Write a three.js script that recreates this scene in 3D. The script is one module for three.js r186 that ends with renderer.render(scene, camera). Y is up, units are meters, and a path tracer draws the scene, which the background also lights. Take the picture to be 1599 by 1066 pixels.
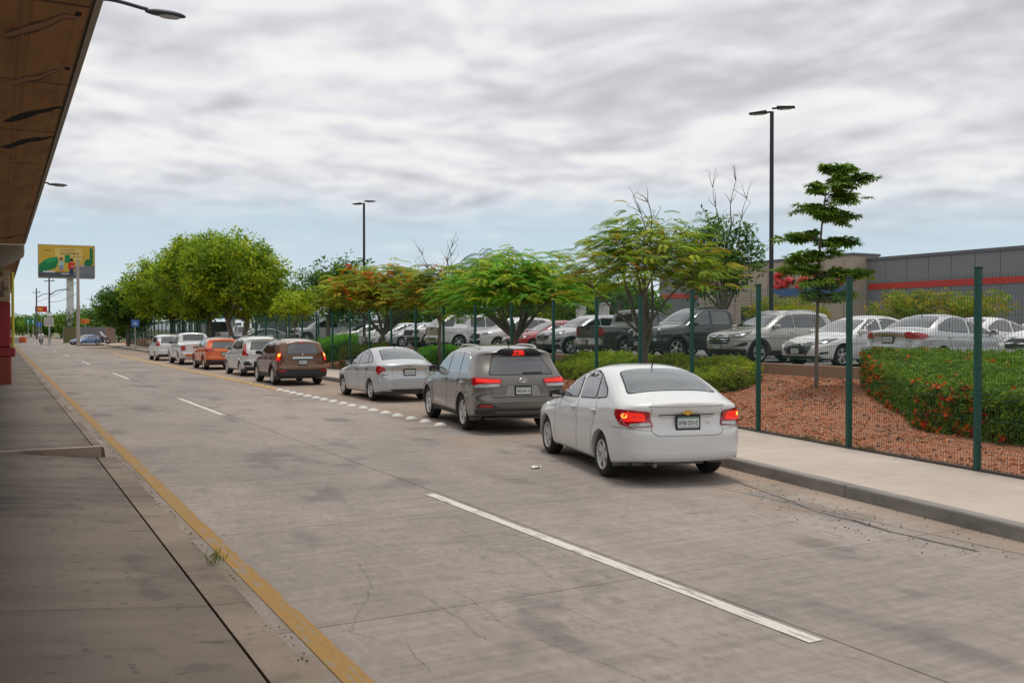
import * as THREE from 'three';
import { mergeGeometries, mergeVertices, toCreasedNormals } from 'three/addons/utils/BufferGeometryUtils.js';
import { RoundedBoxGeometry } from 'three/addons/geometries/RoundedBoxGeometry.js';
import { MarchingCubes } from 'three/addons/objects/MarchingCubes.js';
import { Brush, Evaluator, SUBTRACTION } from 'three-bvh-csg';
import { FontLoader } from 'three/addons/loaders/FontLoader.js';
import { TextGeometry } from 'three/addons/geometries/TextGeometry.js';

// ---------------------------------------------------------------- camera, sky, sun, exposure
const W = 1024, H = 682;
const scene = new THREE.Scene();
const FPX = 1480, HORIZ = 514, EYE = 2.0;                 // focal length and horizon in photo pixels, eye height in metres
const YAW = Math.atan(803 / FPX), PITCH = Math.atan((533 - HORIZ) / FPX);
const camera = new THREE.PerspectiveCamera(2 * Math.atan(533 / FPX) * 180 / Math.PI, W / H, 0.1, 3000);
camera.position.set(0, EYE, 0);
camera.rotation.order = 'YXZ'; camera.rotation.y = -YAW; camera.rotation.x = -PITCH;
const renderer = new THREE.WebGLRenderer({ antialias: true });
renderer.setSize(W, H);
renderer.toneMapping = THREE.LinearToneMapping;
renderer.toneMappingExposure = 1.2;
renderer.outputColorSpace = THREE.SRGBColorSpace;
renderer.shadowMap.enabled = true;

function mulberry(a) { return () => { a |= 0; a = a + 0x6D2B79F5 | 0; let t = Math.imul(a ^ a >>> 15, 1 | a); t = t + Math.imul(t ^ t >>> 7, 61 | t) ^ t; return ((t ^ t >>> 14) >>> 0) / 4294967296; }; }
const rnd = mulberry(12345);
const clamp = (x, a = 0, b = 1) => Math.min(b, Math.max(a, x));
const lerp = (a, b, t) => a + (b - a) * t;
const smooth = (a, b, x) => { const t = clamp((x - a) / (b - a)); return t * t * (3 - 2 * t); };
function hash2(x, y, s) { let h = Math.imul(x, 374761393) + Math.imul(y, 668265263) + Math.imul(s, 974634533); h = Math.imul(h ^ h >>> 13, 1274126177); return ((h ^ h >>> 16) >>> 0) / 4294967296; }
function vnoise(x, y, s = 0) {
  const xi = Math.floor(x), yi = Math.floor(y), fx = x - xi, fy = y - yi, u = fx * fx * (3 - 2 * fx), v = fy * fy * (3 - 2 * fy);
  return lerp(lerp(hash2(xi, yi, s), hash2(xi + 1, yi, s), u), lerp(hash2(xi, yi + 1, s), hash2(xi + 1, yi + 1, s), u), v);
}
function fbm(x, y, o = 4, s = 0) { let a = 0, w = 0.5, n = 0; for (let i = 0; i < o; i++) { a += w * vnoise(x, y, s + i * 17); n += w; w *= 0.5; x = x * 2.03 + 5.1; y = y * 2.03 + 1.7; } return a / n; }

// a high thin overcast with streaks, clearing to pale blue air low down
{
  const w = 2048, h = 1024, d = new Float32Array(w * h * 4);
  for (let j = 0; j < h; j++) {
    const el = ((j + 0.5) / h - 0.5) * Math.PI, sy = Math.sin(el), cy = Math.cos(el);
    for (let i = 0; i < w; i++) {
      const az = ((i + 0.5) / w - 0.5) * 2 * Math.PI, dx = cy * Math.cos(az), dz = cy * Math.sin(az);
      let r, g, b;
      if (sy < -0.02) { r = 0.30; g = 0.29; b = 0.27; }
      else {
        const e = Math.max(sy, 0) + 0.10, k = 1 / e;
        // streaks run roughly across the road
        const px = (dx * 0.90 + dz * 0.44) * k, pz = (-dx * 0.44 + dz * 0.90) * k;
        const wx = fbm(px * 0.7, pz * 0.7, 3, 71) - 0.5, wz = fbm(px * 0.7 + 9, pz * 0.7, 3, 91) - 0.5;
        const n1 = fbm(px * 1.1 + wx * 2.6, pz * 1.6 + wz * 2.6, 6, 3), n4 = fbm(px * 5 + wx * 5, pz * 6 + wz * 5, 4, 133);
        const n2 = fbm(px * 2.8 + pz * 0.9 + wx * 5, pz * 4.6 - px * 0.5 + wz * 5, 6, 33);
        const n3 = fbm(px * 0.28 + 4, pz * 0.4, 3, 55);
        let c = 0.57 + (n1 - 0.5) * 0.85 + (n2 - 0.5) * 0.8 + (n4 - 0.5) * 0.75 + (fbm(px * 11 + wx * 8, pz * 13 + wz * 8, 4, 177) - 0.5) * 0.5 + (n3 - 0.5) * 0.5;
        c = smooth(-0.02, 1.02, c);
        const lit = 0.45 + 0.30 * c;                            // thick grey to thin bright cloud
        const warm = smooth(0.55, 0.95, c);
        const cr = lit * (0.985 + 0.03 * warm), cg = lit * (1.0 + 0.005 * warm), cb = lit * (1.055 - 0.06 * warm);
        // blue air under the far edge of the cloud sheet
        const edge = 0.125 + (n1 - 0.5) * 0.05 + (fbm(px * 0.2, pz * 0.2, 2, 12) - 0.5) * 0.03;
        const cov = smooth(edge - 0.045, edge + 0.022, sy);
        const t = smooth(0, 0.14, sy), br = lerp(0.57, 0.42, t), bg = lerp(0.645, 0.54, t), bb = lerp(0.69, 0.63, t);
        const wisp = (1 - cov) * smooth(0.56, 0.8, n2) * 0.3;
        r = lerp(br, cr, Math.max(cov, wisp)); g = lerp(bg, cg, Math.max(cov, wisp)); b = lerp(bb, cb, Math.max(cov, wisp));
      }
      const o = (j * w + i) * 4; d[o] = r; d[o + 1] = g; d[o + 2] = b; d[o + 3] = 1;
    }
  }
  const t = new THREE.DataTexture(d, w, h, THREE.RGBAFormat, THREE.FloatType);
  t.mapping = THREE.EquirectangularReflectionMapping; t.magFilter = THREE.LinearFilter; t.minFilter = THREE.LinearFilter; t.needsUpdate = true;
  scene.background = t; scene.environment = t;
}
const sun = new THREE.DirectionalLight(new THREE.Color(1.0, 0.955, 0.88), 1.5);
sun.position.set(22, 95, -42); sun.target.position.set(12, 0, -25);
sun.castShadow = true; sun.shadow.radius = 24; sun.shadow.mapSize.set(2048, 2048);
Object.assign(sun.shadow.camera, { left: -90, right: 90, top: 90, bottom: -90, near: 1, far: 300 });
scene.add(sun, sun.target);

// ---------------------------------------------------------------- helpers
const CY = Math.cos(YAW), SY = Math.sin(YAW);
function rayOf(px, py) {
  const x = (px - 800) / FPX, y = -(py - 533) / FPX, fy = -Math.sin(PITCH) + Math.cos(PITCH) * y, fz = Math.cos(PITCH) + Math.sin(PITCH) * y;
  return [x * CY + fz * SY, fy, x * SY - fz * CY];
}
function ground(px, py, h = 0) { const d = rayOf(px, py), t = (h - EYE) / d[1]; return [d[0] * t, d[2] * t]; }          // pixel to a spot on the level h
function atX(px, X) { const d = rayOf(px, HORIZ), t = X / d[0]; return [X, d[2] * t]; }                                     // pixel column to a spot on the line x = X
function atDepth(px, py, depth) { const d = rayOf(px, py), t = depth / (d[0] * SY - d[2] * CY); return [d[0] * t, EYE + d[1] * t, d[2] * t]; }

const names = {};
function numbered(n) { if (!(n in names)) { names[n] = 0; return n; } names[n]++; return n + '_' + String(names[n]).padStart(3, '0'); }
function tag(o, label, category, group, kind) { if (label) o.userData.label = label; if (category) o.userData.category = category; if (group) o.userData.group = group; if (kind) o.userData.kind = kind; return o; }
function thing(name, label, category, pos = [0, 0, 0], turn = 0, group) {
  const o = new THREE.Group(); o.name = numbered(name); o.position.set(...pos); o.rotation.y = turn; scene.add(o);
  return tag(o, label, category, group);
}
function mesh(name, geo, mat, parent) { const m = new THREE.Mesh(geo, mat); m.name = name; m.castShadow = m.receiveShadow = true; if (parent) parent.add(m); return m; }
function solo(name, geo, mat, label, category, group) { const m = mesh(numbered(name), geo, mat, scene); return tag(m, label, category, group); }
function structure(name, geo, mat) { const m = mesh(numbered(name), geo, mat, scene); m.userData.kind = 'structure'; return m; }
function structGroup(name) { const o = new THREE.Group(); o.name = numbered(name); o.userData.kind = 'structure'; scene.add(o); return o; }
const lin = (r, g, b) => new THREE.Color().setRGB(r, g, b);
function std(c, rough = 0.8, metal = 0, extra = {}) { return new THREE.MeshStandardMaterial({ color: c, roughness: rough, metalness: metal, ...extra }); }
function phys(c, rough, metal, extra = {}) { return new THREE.MeshPhysicalMaterial({ color: c, roughness: rough, metalness: metal, ...extra }); }
function prep(g) { let q = g.index ? g.toNonIndexed() : g; for (const k of Object.keys(q.attributes)) if (!['position', 'normal'].includes(k)) q.deleteAttribute(k); return q; }
function merge(list) { return mergeGeometries(list.map(prep)); }
function box(w, h, d, x = 0, y = 0, z = 0, ry = 0) { const g = new THREE.BoxGeometry(w, h, d); if (ry) g.rotateY(ry); g.translate(x, y, z); return g; }
function rbox(w, h, d, r, x = 0, y = 0, z = 0) { const g = new RoundedBoxGeometry(w, h, d, 2, r); g.translate(x, y, z); return g; }
function cyl(r0, r1, a, b, n = 10, caps = true) {      // tapered rod from a (radius r0) to b (radius r1)
  const A = new THREE.Vector3(...a), B = new THREE.Vector3(...b), L = A.distanceTo(B);
  const g = new THREE.CylinderGeometry(r1, r0, L, n, 1, !caps); g.translate(0, L / 2, 0);
  g.applyQuaternion(new THREE.Quaternion().setFromUnitVectors(new THREE.Vector3(0, 1, 0), B.clone().sub(A).normalize())); g.translate(...a); return g;
}
function tube(pts, r, seg = 24, n = 8) { return new THREE.TubeGeometry(new THREE.CatmullRomCurve3(pts.map(p => new THREE.Vector3(...p))), seg, r, n, false); }
function curve(pts) {                                   // monotone cubic through points
  const n = pts.length, x = pts.map(p => p[0]), y = pts.map(p => p[1]), d = [], m = [];
  for (let i = 0; i < n - 1; i++) d.push((y[i + 1] - y[i]) / (x[i + 1] - x[i]));
  for (let i = 0; i < n; i++) m.push(i === 0 ? d[0] : i === n - 1 ? d[n - 2] : d[i - 1] * d[i] <= 0 ? 0 : (d[i - 1] + d[i]) / 2);
  for (let i = 0; i < n - 1; i++) { if (d[i] === 0) { m[i] = m[i + 1] = 0; continue; } const a = m[i] / d[i], b = m[i + 1] / d[i], s = a * a + b * b; if (s > 9) { const t = 3 / Math.sqrt(s); m[i] = t * a * d[i]; m[i + 1] = t * b * d[i]; } }
  return v => {
    if (v <= x[0]) return y[0]; if (v >= x[n - 1]) return y[n - 1];
    let i = 0; while (v > x[i + 1]) i++;
    const h = x[i + 1] - x[i], t = (v - x[i]) / h, t2 = t * t, t3 = t2 * t;
    return (2 * t3 - 3 * t2 + 1) * y[i] + (t3 - 2 * t2 + t) * h * m[i] + (-2 * t3 + 3 * t2) * y[i + 1] + (t3 - t2) * h * m[i + 1];
  };
}
function canvasTex(w, h, draw, srgb = true) {
  const c = document.createElement('canvas'); c.width = w; c.height = h; draw(c.getContext('2d'), w, h);
  const t = new THREE.CanvasTexture(c); if (srgb) t.colorSpace = THREE.SRGBColorSpace; t.magFilter = THREE.LinearFilter; return t;
}
const toS = v => { v = clamp(v); return Math.round(255 * (v <= 0.0031308 ? 12.92 * v : 1.055 * Math.pow(v, 1 / 2.4) - 0.055)); };
function dataTex(w, h, fn) {                            // fn returns linear rgb
  const d = new Uint8Array(w * h * 4);
  for (let j = 0; j < h; j++) for (let i = 0; i < w; i++) { const c = fn(i, j), o = (j * w + i) * 4; d[o] = toS(c[0]); d[o + 1] = toS(c[1]); d[o + 2] = toS(c[2]); d[o + 3] = 255; }
  const t = new THREE.DataTexture(d, w, h, THREE.RGBAFormat, THREE.UnsignedByteType); t.colorSpace = THREE.SRGBColorSpace;
  t.wrapS = t.wrapT = THREE.MirroredRepeatWrapping; t.magFilter = THREE.LinearFilter; t.minFilter = THREE.LinearMipmapLinearFilter; t.generateMipmaps = true; t.needsUpdate = true; return t;
}
// ---------------------------------------------------------------- ground, road, kerbs, pavements
// lines of the place: x grows to the right of the road, the road runs along -z
const FENCE = [[10.4, -3], [10.86, -5.5], [11.25, -7.97], [11.63, -10.44], [12.06, -12.9], [12.54, -15.35], [13.03, -17.81], [13.45, -20.26], [13.66, -22.74], [13.68, -25.24]];
for (let k = 1; k <= 13; k++) FENCE.push([13.68, -25.24 - 2.5 * k]);
const fenceX = curve(FENCE.map(p => [-p[1], p[0]]));
const FX = z => -z < 3 ? 10.4 - (3 + z) * 0.17 : fenceX(-z);
const KX = z => FX(z) - 2.42;                            // kerb line: the pavement is 2.4 m wide
const LOT = 0.95, LOTX = 19.0;
const ROAD0 = 6;                                         // road begins behind the camera

const roadTex = (() => {                                 // 12 m across, 48 m along
  const N = 2048, cr = new Float32Array(N * N);
  const px = X => (X - 1.4) / 12 * N, pz = Z => (-Z - 2) / 48 * N;
  const R = mulberry(77);
  function stroke(X0, Z0, X1, Z1, jit, dark, wd) {        // a wandering crack
    const L = Math.hypot(X1 - X0, Z1 - Z0), n = Math.ceil(L / 0.015); let ox = 0, oz = 0;
    for (let k = 0; k <= n; k++) {
      ox += (R() - 0.5) * jit; oz += (R() - 0.5) * jit; ox *= 0.985; oz *= 0.985;
      const x = px(lerp(X0, X1, k / n) + ox), z = pz(lerp(Z0, Z1, k / n) + oz);
      for (let a = -wd; a <= wd; a++) { const xi = Math.round(x + a), zi = Math.round(z); if (xi >= 0 && xi < N && zi >= 0 && zi < N) cr[zi * N + xi] = Math.max(cr[zi * N + xi], dark * (0.7 + 0.3 * R())); }
    }
  }
  for (let k = 0; k < 46; k++) { const x = 2 + R() * 6.3, z = -3 - R() * 18, a = R() * 6.28, L = 0.3 + R() * 1.3; stroke(x, z, x + Math.cos(a) * L, z + Math.sin(a) * L, 0.022, 0.35 + R() * 0.3, 0); }
  for (const [p, q] of [[[560, 880], [575, 920]], [[575, 920], [540, 985]], [[660, 930], [760, 1000]], [[800, 860], [870, 905]], [[700, 920], [800, 985]], [[535, 985], [585, 998]], [[640, 1010], [670, 1050]], [[870, 945], [960, 980]], [[840, 1000], [1010, 1060]]]) { const a = ground(...p), b = ground(...q); stroke(a[0], a[1], b[0], b[1], 0.016, 0.7, 0); }
  { const pts = [[1150, 752], [1215, 775], [1275, 798], [1330, 812], [1400, 832], [1530, 862]]; for (let k = 0; k < 5; k++) { const a = ground(...pts[k]), b = ground(...pts[k + 1]); for (let q = 0; q < 3; q++) stroke(a[0], a[1], b[0], b[1], 0.012, 1, k > 2 ? 3 : 1); } }
  return dataTex(N, N, (i, j) => {
    const X = 1.4 + i / N * 12, Z = -2 - j / N * 48;
    const big = fbm(X * 0.55, Z * 0.30, 4, 1), mid = fbm(X * 2.3, Z * 0.9, 4, 9), tine = vnoise(X * 3, Z * 24, 5), fine = hash2(i, j, 4), fin2 = fbm(X * 22, Z * 12, 2, 31);
    const lines = vnoise(X * 1.2, Z * 30, 6); let v = 0.250 * (0.56 + 0.52 * big + 0.26 * mid + 0.16 * (tine - 0.5) + 0.16 * (lines - 0.5) + 0.16 * (fine - 0.5) + 0.26 * (fin2 - 0.5));
    const blot = smooth(0.60, 0.78, fbm(X * 1.5 + 7, Z * 0.8, 5, 21)); v *= 1 - 0.30 * blot * (0.5 + fin2);          // oil and tyre grime
    const spots = smooth(0.66, 0.74, fbm(X * 12, Z * 9, 3, 44)) * smooth(0.5, 0.7, big); v *= 1 - 0.2 * spots;
    let r = v * 1.13, g = v * 0.98, b = v * 0.86;
    const kx = KX(Z);
    const dirt = clamp(smooth(0.9, 0.0, kx - X) * 0.75 * (0.4 + 0.9 * fbm(X * 4, Z * 3, 4, 61)) + smooth(7.4, 9.4, X) * smooth(-11, -17, Z) * 0.62 * (0.5 + fbm(X * 2, Z * 1.3, 4, 63)) + 0.5 * smooth(0.56, 0.74, fbm(X * 1.2, Z * 0.9, 4, 66)) * smooth(5.6, 7.5, X));
    r = lerp(r, 0.33 * (0.7 + 0.5 * mid), dirt); g = lerp(g, 0.235 * (0.7 + 0.5 * mid), dirt); b = lerp(b, 0.17 * (0.7 + 0.5 * mid), dirt);
    const gut = smooth(1.95, 1.6, X) * (0.35 + 0.65 * smooth(0.4, 0.62, fbm(X * 5, Z * 2, 3, 67))); r = lerp(r, 0.20, gut * 0.8); g = lerp(g, 0.155, gut * 0.8); b = lerp(b, 0.11, gut * 0.8);
    const c = 1 - 0.78 * cr[j * N + i];
    return [r * c, g * c, b * c];
  });
})();
const roadMat = std(0xffffff, 0.88, 0, { map: roadTex });
function sheet(poly, mat, y, uvf, parent, name) {          // flat polygon in the xz plane, facing up
  const sh = new THREE.ShapeGeometry(new THREE.Shape(poly.map(p => new THREE.Vector2(p[0], -p[1]))));
  const p = sh.attributes.position, uv = sh.attributes.uv;
  for (let i = 0; i < p.count; i++) { const x = p.getX(i), z = -p.getY(i); p.setXYZ(i, x, typeof y === 'function' ? y(x, z) : y, z); if (uvf) uv.setXY(i, ...uvf(x, z)); }
  sh.computeVertexNormals();
  return parent ? mesh(name, sh, mat, parent) : structure(name, sh, mat);
}
const roadUV = (x, z) => [(x - 1.4) / 12, (-z - 2) / 48];
function slab(poly, yTop, thick, mat, parent, name, uvf, bev = 0.012) {   // a cast slab with a small worn arris and its joint below
  const cx = poly.reduce((s, p) => s + p[0], 0) / poly.length, cz = poly.reduce((s, p) => s + p[1], 0) / poly.length;
  const n = poly.length, pos = [], idx = [];
  const inn = poly.map(([x, z]) => { const L = Math.hypot(x - cx, z - cz); return [x - (x - cx) / L * bev * 1.5, z - (z - cz) / L * bev * 1.5]; });
  const yt = (x, z) => typeof yTop === 'function' ? yTop(x, z) : yTop;
  inn.forEach(([x, z]) => pos.push(x, yt(x, z), z));
  poly.forEach(([x, z]) => pos.push(x, yt(x, z) - bev, z)); poly.forEach(([x, z]) => pos.push(x, yt(x, z) - thick, z));
  for (const t of THREE.ShapeUtils.triangulateShape(inn.map(p => new THREE.Vector2(p[0], -p[1])), [])) idx.push(t[0], t[1], t[2]);
  const area = THREE.ShapeUtils.area(inn.map(p => new THREE.Vector2(p[0], -p[1])));
  for (let i = 0; i < n; i++) { const k = (i + 1) % n; for (const o of [0, n]) { if (area > 0) idx.push(o + i, o + n + i, o + n + k, o + i, o + n + k, o + k); else idx.push(o + i, o + n + k, o + n + i, o + i, o + k, o + n + k); } }
  let g = new THREE.BufferGeometry(); g.setAttribute('position', new THREE.Float32BufferAttribute(pos, 3)); g.setIndex(idx);
  const uv = []; for (let i = 0; i < pos.length; i += 3) uv.push(...uvf(pos[i], pos[i + 2])); g.setAttribute('uv', new THREE.Float32BufferAttribute(uv, 2));
  g = g.toNonIndexed(); g.computeVertexNormals();
  return mesh(name, g, mat, parent);
}
// far ground
{
  const t = dataTex(512, 512, (i, j) => { const n = fbm(i / 14, j / 14, 4, 5), m = fbm(i / 60, j / 60, 3, 6); return [lerp(0.20, 0.12, m) * (0.6 + 0.8 * n), lerp(0.16, 0.15, m) * (0.6 + 0.8 * n), lerp(0.11, 0.06, m) * (0.6 + 0.8 * n)]; });
  t.repeat.set(60, 60); const g = new THREE.PlaneGeometry(2400, 2400); g.rotateX(-Math.PI / 2); g.translate(0, -0.16, -600); structure('ground', g, std(0xffffff, 0.95, 0, { map: t }));
}
// road: concrete slabs on a dark bed, joints open between them
const road = structGroup('road');
{
  const bed = std(lin(0.05, 0.045, 0.04), 0.95);
  sheet([[1.3, ROAD0], [12, ROAD0], [12, -330], [1.3, -330]], bed, -0.03, null, road, 'joint_bed');
  const Rr = mulberry(5);
  const tones = [1, 0.94, 0.985, 1.03, 0.96].map(v => std(new THREE.Color().setRGB(v, v, v), 0.88, 0, { map: roadTex, bumpMap: roadTex, bumpScale: 0.004 }));
  const g = 0.006;
  let z = ROAD0;
  while (z > -110) {
    const z1 = z === ROAD0 ? 0.3 : z - 3.24;
    for (const [a, b] of [[1.46, 4.72], [4.72, 8.0]]) slab([[a + g, z - g], [b - g, z - g], [b - g, z1 + g], [a + g, z1 + g]], 0, 0.05, tones[Math.floor(Rr() * 5)], road, 'slab', roadUV, 0.006);
    // the wedge out to the kerb
    slab([[8.0 + g, z - g], [Math.max(8.05, KX(z)) + 0.02, z - g], [Math.max(8.05, KX(z1)) + 0.02, z1 + g], [8.0 + g, z1 + g]], 0, 0.05, tones[Math.floor(Rr() * 5)], road, 'slab', roadUV, 0.006);
    z = z1;
  }
  sheet([[1.46, z], [11.4, z], [11.4, -330], [1.46, -330]], tones[1], 0, roadUV, road, 'far_carriageway');
  sheet([[11.26, -62.5], [13.3, -62.5], [13.3, -75], [11.26, -75]], tones[1], 0.0, roadUV, road, 'driveway_mouth');
}
// painted marks: worn edges from a noise-eaten alpha
{
  const wornTex = (col, seed) => { const t = dataTex(256, 256, (i, j) => { const k = smooth(0.56, 0.72, fbm(i / 9, j / 22, 4, seed)) * 0.75, v = 0.8 + 0.3 * fbm(i / 3, j / 3, 2, seed + 3); return [lerp(col[0] * v, 0.24, k), lerp(col[1] * v, 0.21, k), lerp(col[2] * v, 0.18, k)]; }); return t; };
  const yel = std(0xffffff, 0.8, 0, { map: wornTex([0.33, 0.185, 0.045], 3) }), whi = std(0xffffff, 0.75, 0, { map: wornTex([0.66, 0.63, 0.57], 13) });
  const mk = structGroup('road_markings');
  const strip = (x0, x1, z0, z1, m, name) => {
    const n = Math.max(1, Math.ceil(Math.abs(z1 - z0) / 2.5));
    const ps = []; for (let k = 0; k <= n; k++) ps.push([x1 + (k % n ? (rnd() - 0.5) * 0.012 : 0), lerp(z0, z1, k / n)]); for (let k = n; k >= 0; k--) ps.push([x0 + (k % n ? (rnd() - 0.5) * 0.012 : 0), lerp(z0, z1, k / n)]);
    return sheet(ps, m, 0.005, (x, z) => [(x - x0) * 1.2, z * 0.35], mk, name);
  };
  strip(1.70, 1.86, ROAD0, -140, yel, 'edge_line');
  for (let k = 0; k < 9; k++) strip(4.53, 4.655, -4.38 - 18.2 * k, -10.55 - 18.2 * k, whi, 'lane_dash');
  strip(7.98, 8.14, -30, -84, yel, 'bay_line');
}
// left: ramp slabs, raised pavement, kerb
const slabTex = dataTex(1024, 1024, (i, j) => {
  const X = i / 128, Z = j / 128, big = fbm(X * 0.6, Z * 0.8, 4, 101), st = fbm(X * 0.5, Z * 4.5, 4, 103), f = hash2(i, j, 104), sc = smooth(0.6, 0.8, fbm(X * 3, Z * 3, 4, 107));
  const sp = 0.7 * smooth(0.74, 0.80, fbm(X * 9, Z * 16, 3, 109));
  const v = 0.125 * (0.38 + 0.75 * big + 0.45 * st + 0.22 * (f - 0.5)) * (1 - 0.28 * sc) * (1 - 0.5 * sp);
  return [v * 1.16, v * 0.95, v * 0.76];
});
const slabMat = std(0xffffff, 0.9, 0, { map: slabTex, bumpMap: slabTex, bumpScale: 0.004 }), slabMatB = std(lin(0.92, 0.92, 0.93), 0.9, 0, { map: slabTex, bumpMap: slabTex, bumpScale: 0.004 });
const slabUV = (x, z) => [x / 8, z / 8];
{
  const pv = structGroup('left_pavement');
  sheet([[-14, ROAD0], [1.46, ROAD0], [1.46, -330], [-14, -330]], std(lin(0.05, 0.045, 0.04)), (x) => -0.06, null, pv, 'joint_bed');
  const ramp = (x) => lerp(0.17, 0.012, clamp((x + 0.08) / 1.41)), g = 0.006;
  const cuts = [ROAD0, 0.3, -3.2, -7.0, -11.4, -16.0];
  for (let k = 0; k < 5; k++) {
    const a = cuts[k], b = cuts[k + 1];
    slab([[-0.08 + g, a - g], [1.33 - g, a - g], [1.33 - g, b + g], [-0.08 + g, b + g]], ramp, 0.09, k % 2 ? slabMat : slabMatB, pv, 'ramp_slab', slabUV);
    slab([[-4 + g, a - g], [-0.08 - g, a - g], [-0.08 - g, b + g], [-4 + g, b + g]], 0.17, 0.12, k % 2 ? slabMatB : slabMat, pv, 'slab', slabUV);
    slab([[-9 + g, a - g], [-4 - g, a - g], [-4 - g, b + g], [-9 + g, b + g]], 0.17, 0.12, slabMat, pv, 'slab', slabUV);
    slab([[1.33 + g, a - g], [1.60, a - g], [1.60, b + g], [1.33 + g, b + g]], (x) => lerp(0.016, 0.006, (x - 1.33) / 0.27), 0.06, gutMat(), pv, 'gutter_slab', slabUV, 0.003);
  }
  { // kerb end where the ramp meets the raised pavement
    const g = new THREE.BufferGeometry(), y = 0.178; g.setAttribute('position', new THREE.Float32BufferAttribute([-0.15, 0.168, -15.985, 1.40, 0.0, -15.985, 1.40, y, -15.985, -0.15, y, -15.985, -0.15, y, -16.12, 1.40, y, -16.12, 1.40, 0.0, -16.12, -0.15, 0.1, -16.12], 3)); g.setIndex([0, 1, 2, 0, 2, 3, 3, 2, 5, 3, 5, 4, 1, 6, 5, 1, 5, 2]); const q = g.toNonIndexed(); q.computeVertexNormals(); uvXZ(q, 4); mesh('kerb_end', q, std(lin(2.9, 2.75, 2.6), 0.9, 0, { map: slabTex }), pv);
  }
  for (let z = -16.0; z > -120; z -= 4) {
    slab([[-4 + g, z - g], [1.30 - g, z - g], [1.30 - g, z - 4 + g], [-4 + g, z - 4 + g]], 0.17, 0.2, slabMat, pv, 'slab', slabUV);
    slab([[-9 + g, z - g], [-4 - g, z - g], [-4 - g, z - 4 + g], [-9 + g, z - 4 + g]], 0.17, 0.2, slabMatB, pv, 'slab', slabUV);
    // kerb stone with a battered face
    const sh = new THREE.Shape(); sh.moveTo(0, -0.03); sh.lineTo(0.17, -0.03); sh.lineTo(0.14, 0.14); sh.quadraticCurveTo(0.135, 0.168, 0.10, 0.17); sh.lineTo(0, 0.17);
    const k = new THREE.ExtrudeGeometry(sh, { depth: 4 - 0.012, bevelEnabled: false, curveSegments: 4 }); k.translate(1.30, 0, z - 4 + 0.006); uvXZ(k);
    mesh('kerb_stone', k, gutMat(), pv);
  }
  sheet([[-9, -120], [1.46, -120], [1.46, -330], [-9, -330]], slabMat, 0.15, slabUV, pv, 'far_pavement');
}
function uvXZ(g, s = 8) { const p = g.attributes.position, u = []; for (let i = 0; i < p.count; i++) u.push((p.getX(i) + p.getY(i)) / s, p.getZ(i) / s); g.setAttribute('uv', new THREE.Float32BufferAttribute(u, 2)); return g; }
var _gut; function gutMat() { return _gut || (_gut = std(lin(1.35, 1.3, 1.25), 0.9, 0, { map: slabTex, bumpMap: slabTex, bumpScale: 0.004 })); }
// right pavement with kerb stones
const paveTex = dataTex(512, 512, (i, j) => { const X = i / 64, Z = j / 64, b = fbm(X * 0.8, Z * 0.8, 4, 201), s = fbm(X * 4, Z * 4, 3, 203), f = hash2(i, j, 204); const v = 0.43 * (0.72 + 0.3 * b + 0.16 * s + 0.07 * (f - 0.5)); return [v * 1.12, v * 0.95, v * 0.80]; });
{
  const pv = structGroup('right_pavement'), pm = std(0xffffff, 0.9, 0, { map: paveTex, bumpMap: paveTex, bumpScale: 0.003 }), uvf = (x, z) => [x / 8, z / 8];
  const kTex = dataTex(512, 256, (i, j) => { const b = fbm(i / 60, j / 40, 4, 301), s = fbm(i / 9, j / 12, 3, 303); const v = 0.21 * (0.5 + 0.6 * b + 0.4 * s); return [v * 1.06, v * 0.98, v * 0.88]; });
  const km = std(0xffffff, 0.9, 0, { map: kTex });
  const g = 0.005;
  const runs = []; for (let z = 4; z > -62; z -= 3) runs.push([z, Math.max(z - 3, -62)]); for (let z = -75; z > -140; z -= 5) runs.push([z, z - 5]);
  runs.forEach(([a, b]) => {
    const kw = 0.15, ang = Math.atan2(KX(b) - KX(a), -(b - a));
    slab([[KX(a) + kw + g, a - g], [FX(a) + 0.12, a - g], [FX(b) + 0.12, b + g], [KX(b) + kw + g, b + g]], 0.15, 0.2, pm, pv, 'slab', uvf, 0.006);
    const sh = new THREE.Shape(); sh.moveTo(0.0, -0.04); sh.lineTo(0.02, 0.125); sh.quadraticCurveTo(0.025, 0.152, 0.05, 0.153); sh.lineTo(0.15, 0.153); sh.lineTo(0.15, -0.04);
    const L = Math.hypot(a - b, KX(b) - KX(a)), k = new THREE.ExtrudeGeometry(sh, { depth: L - 0.012, bevelEnabled: false, curveSegments: 5 }); k.translate(0, 0, -L + 0.006); uvXZ(k, 3); k.rotateY(-ang); k.translate(KX(a), 0, a);
    mesh('kerb_stone', k, km, pv);
  });
}
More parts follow.
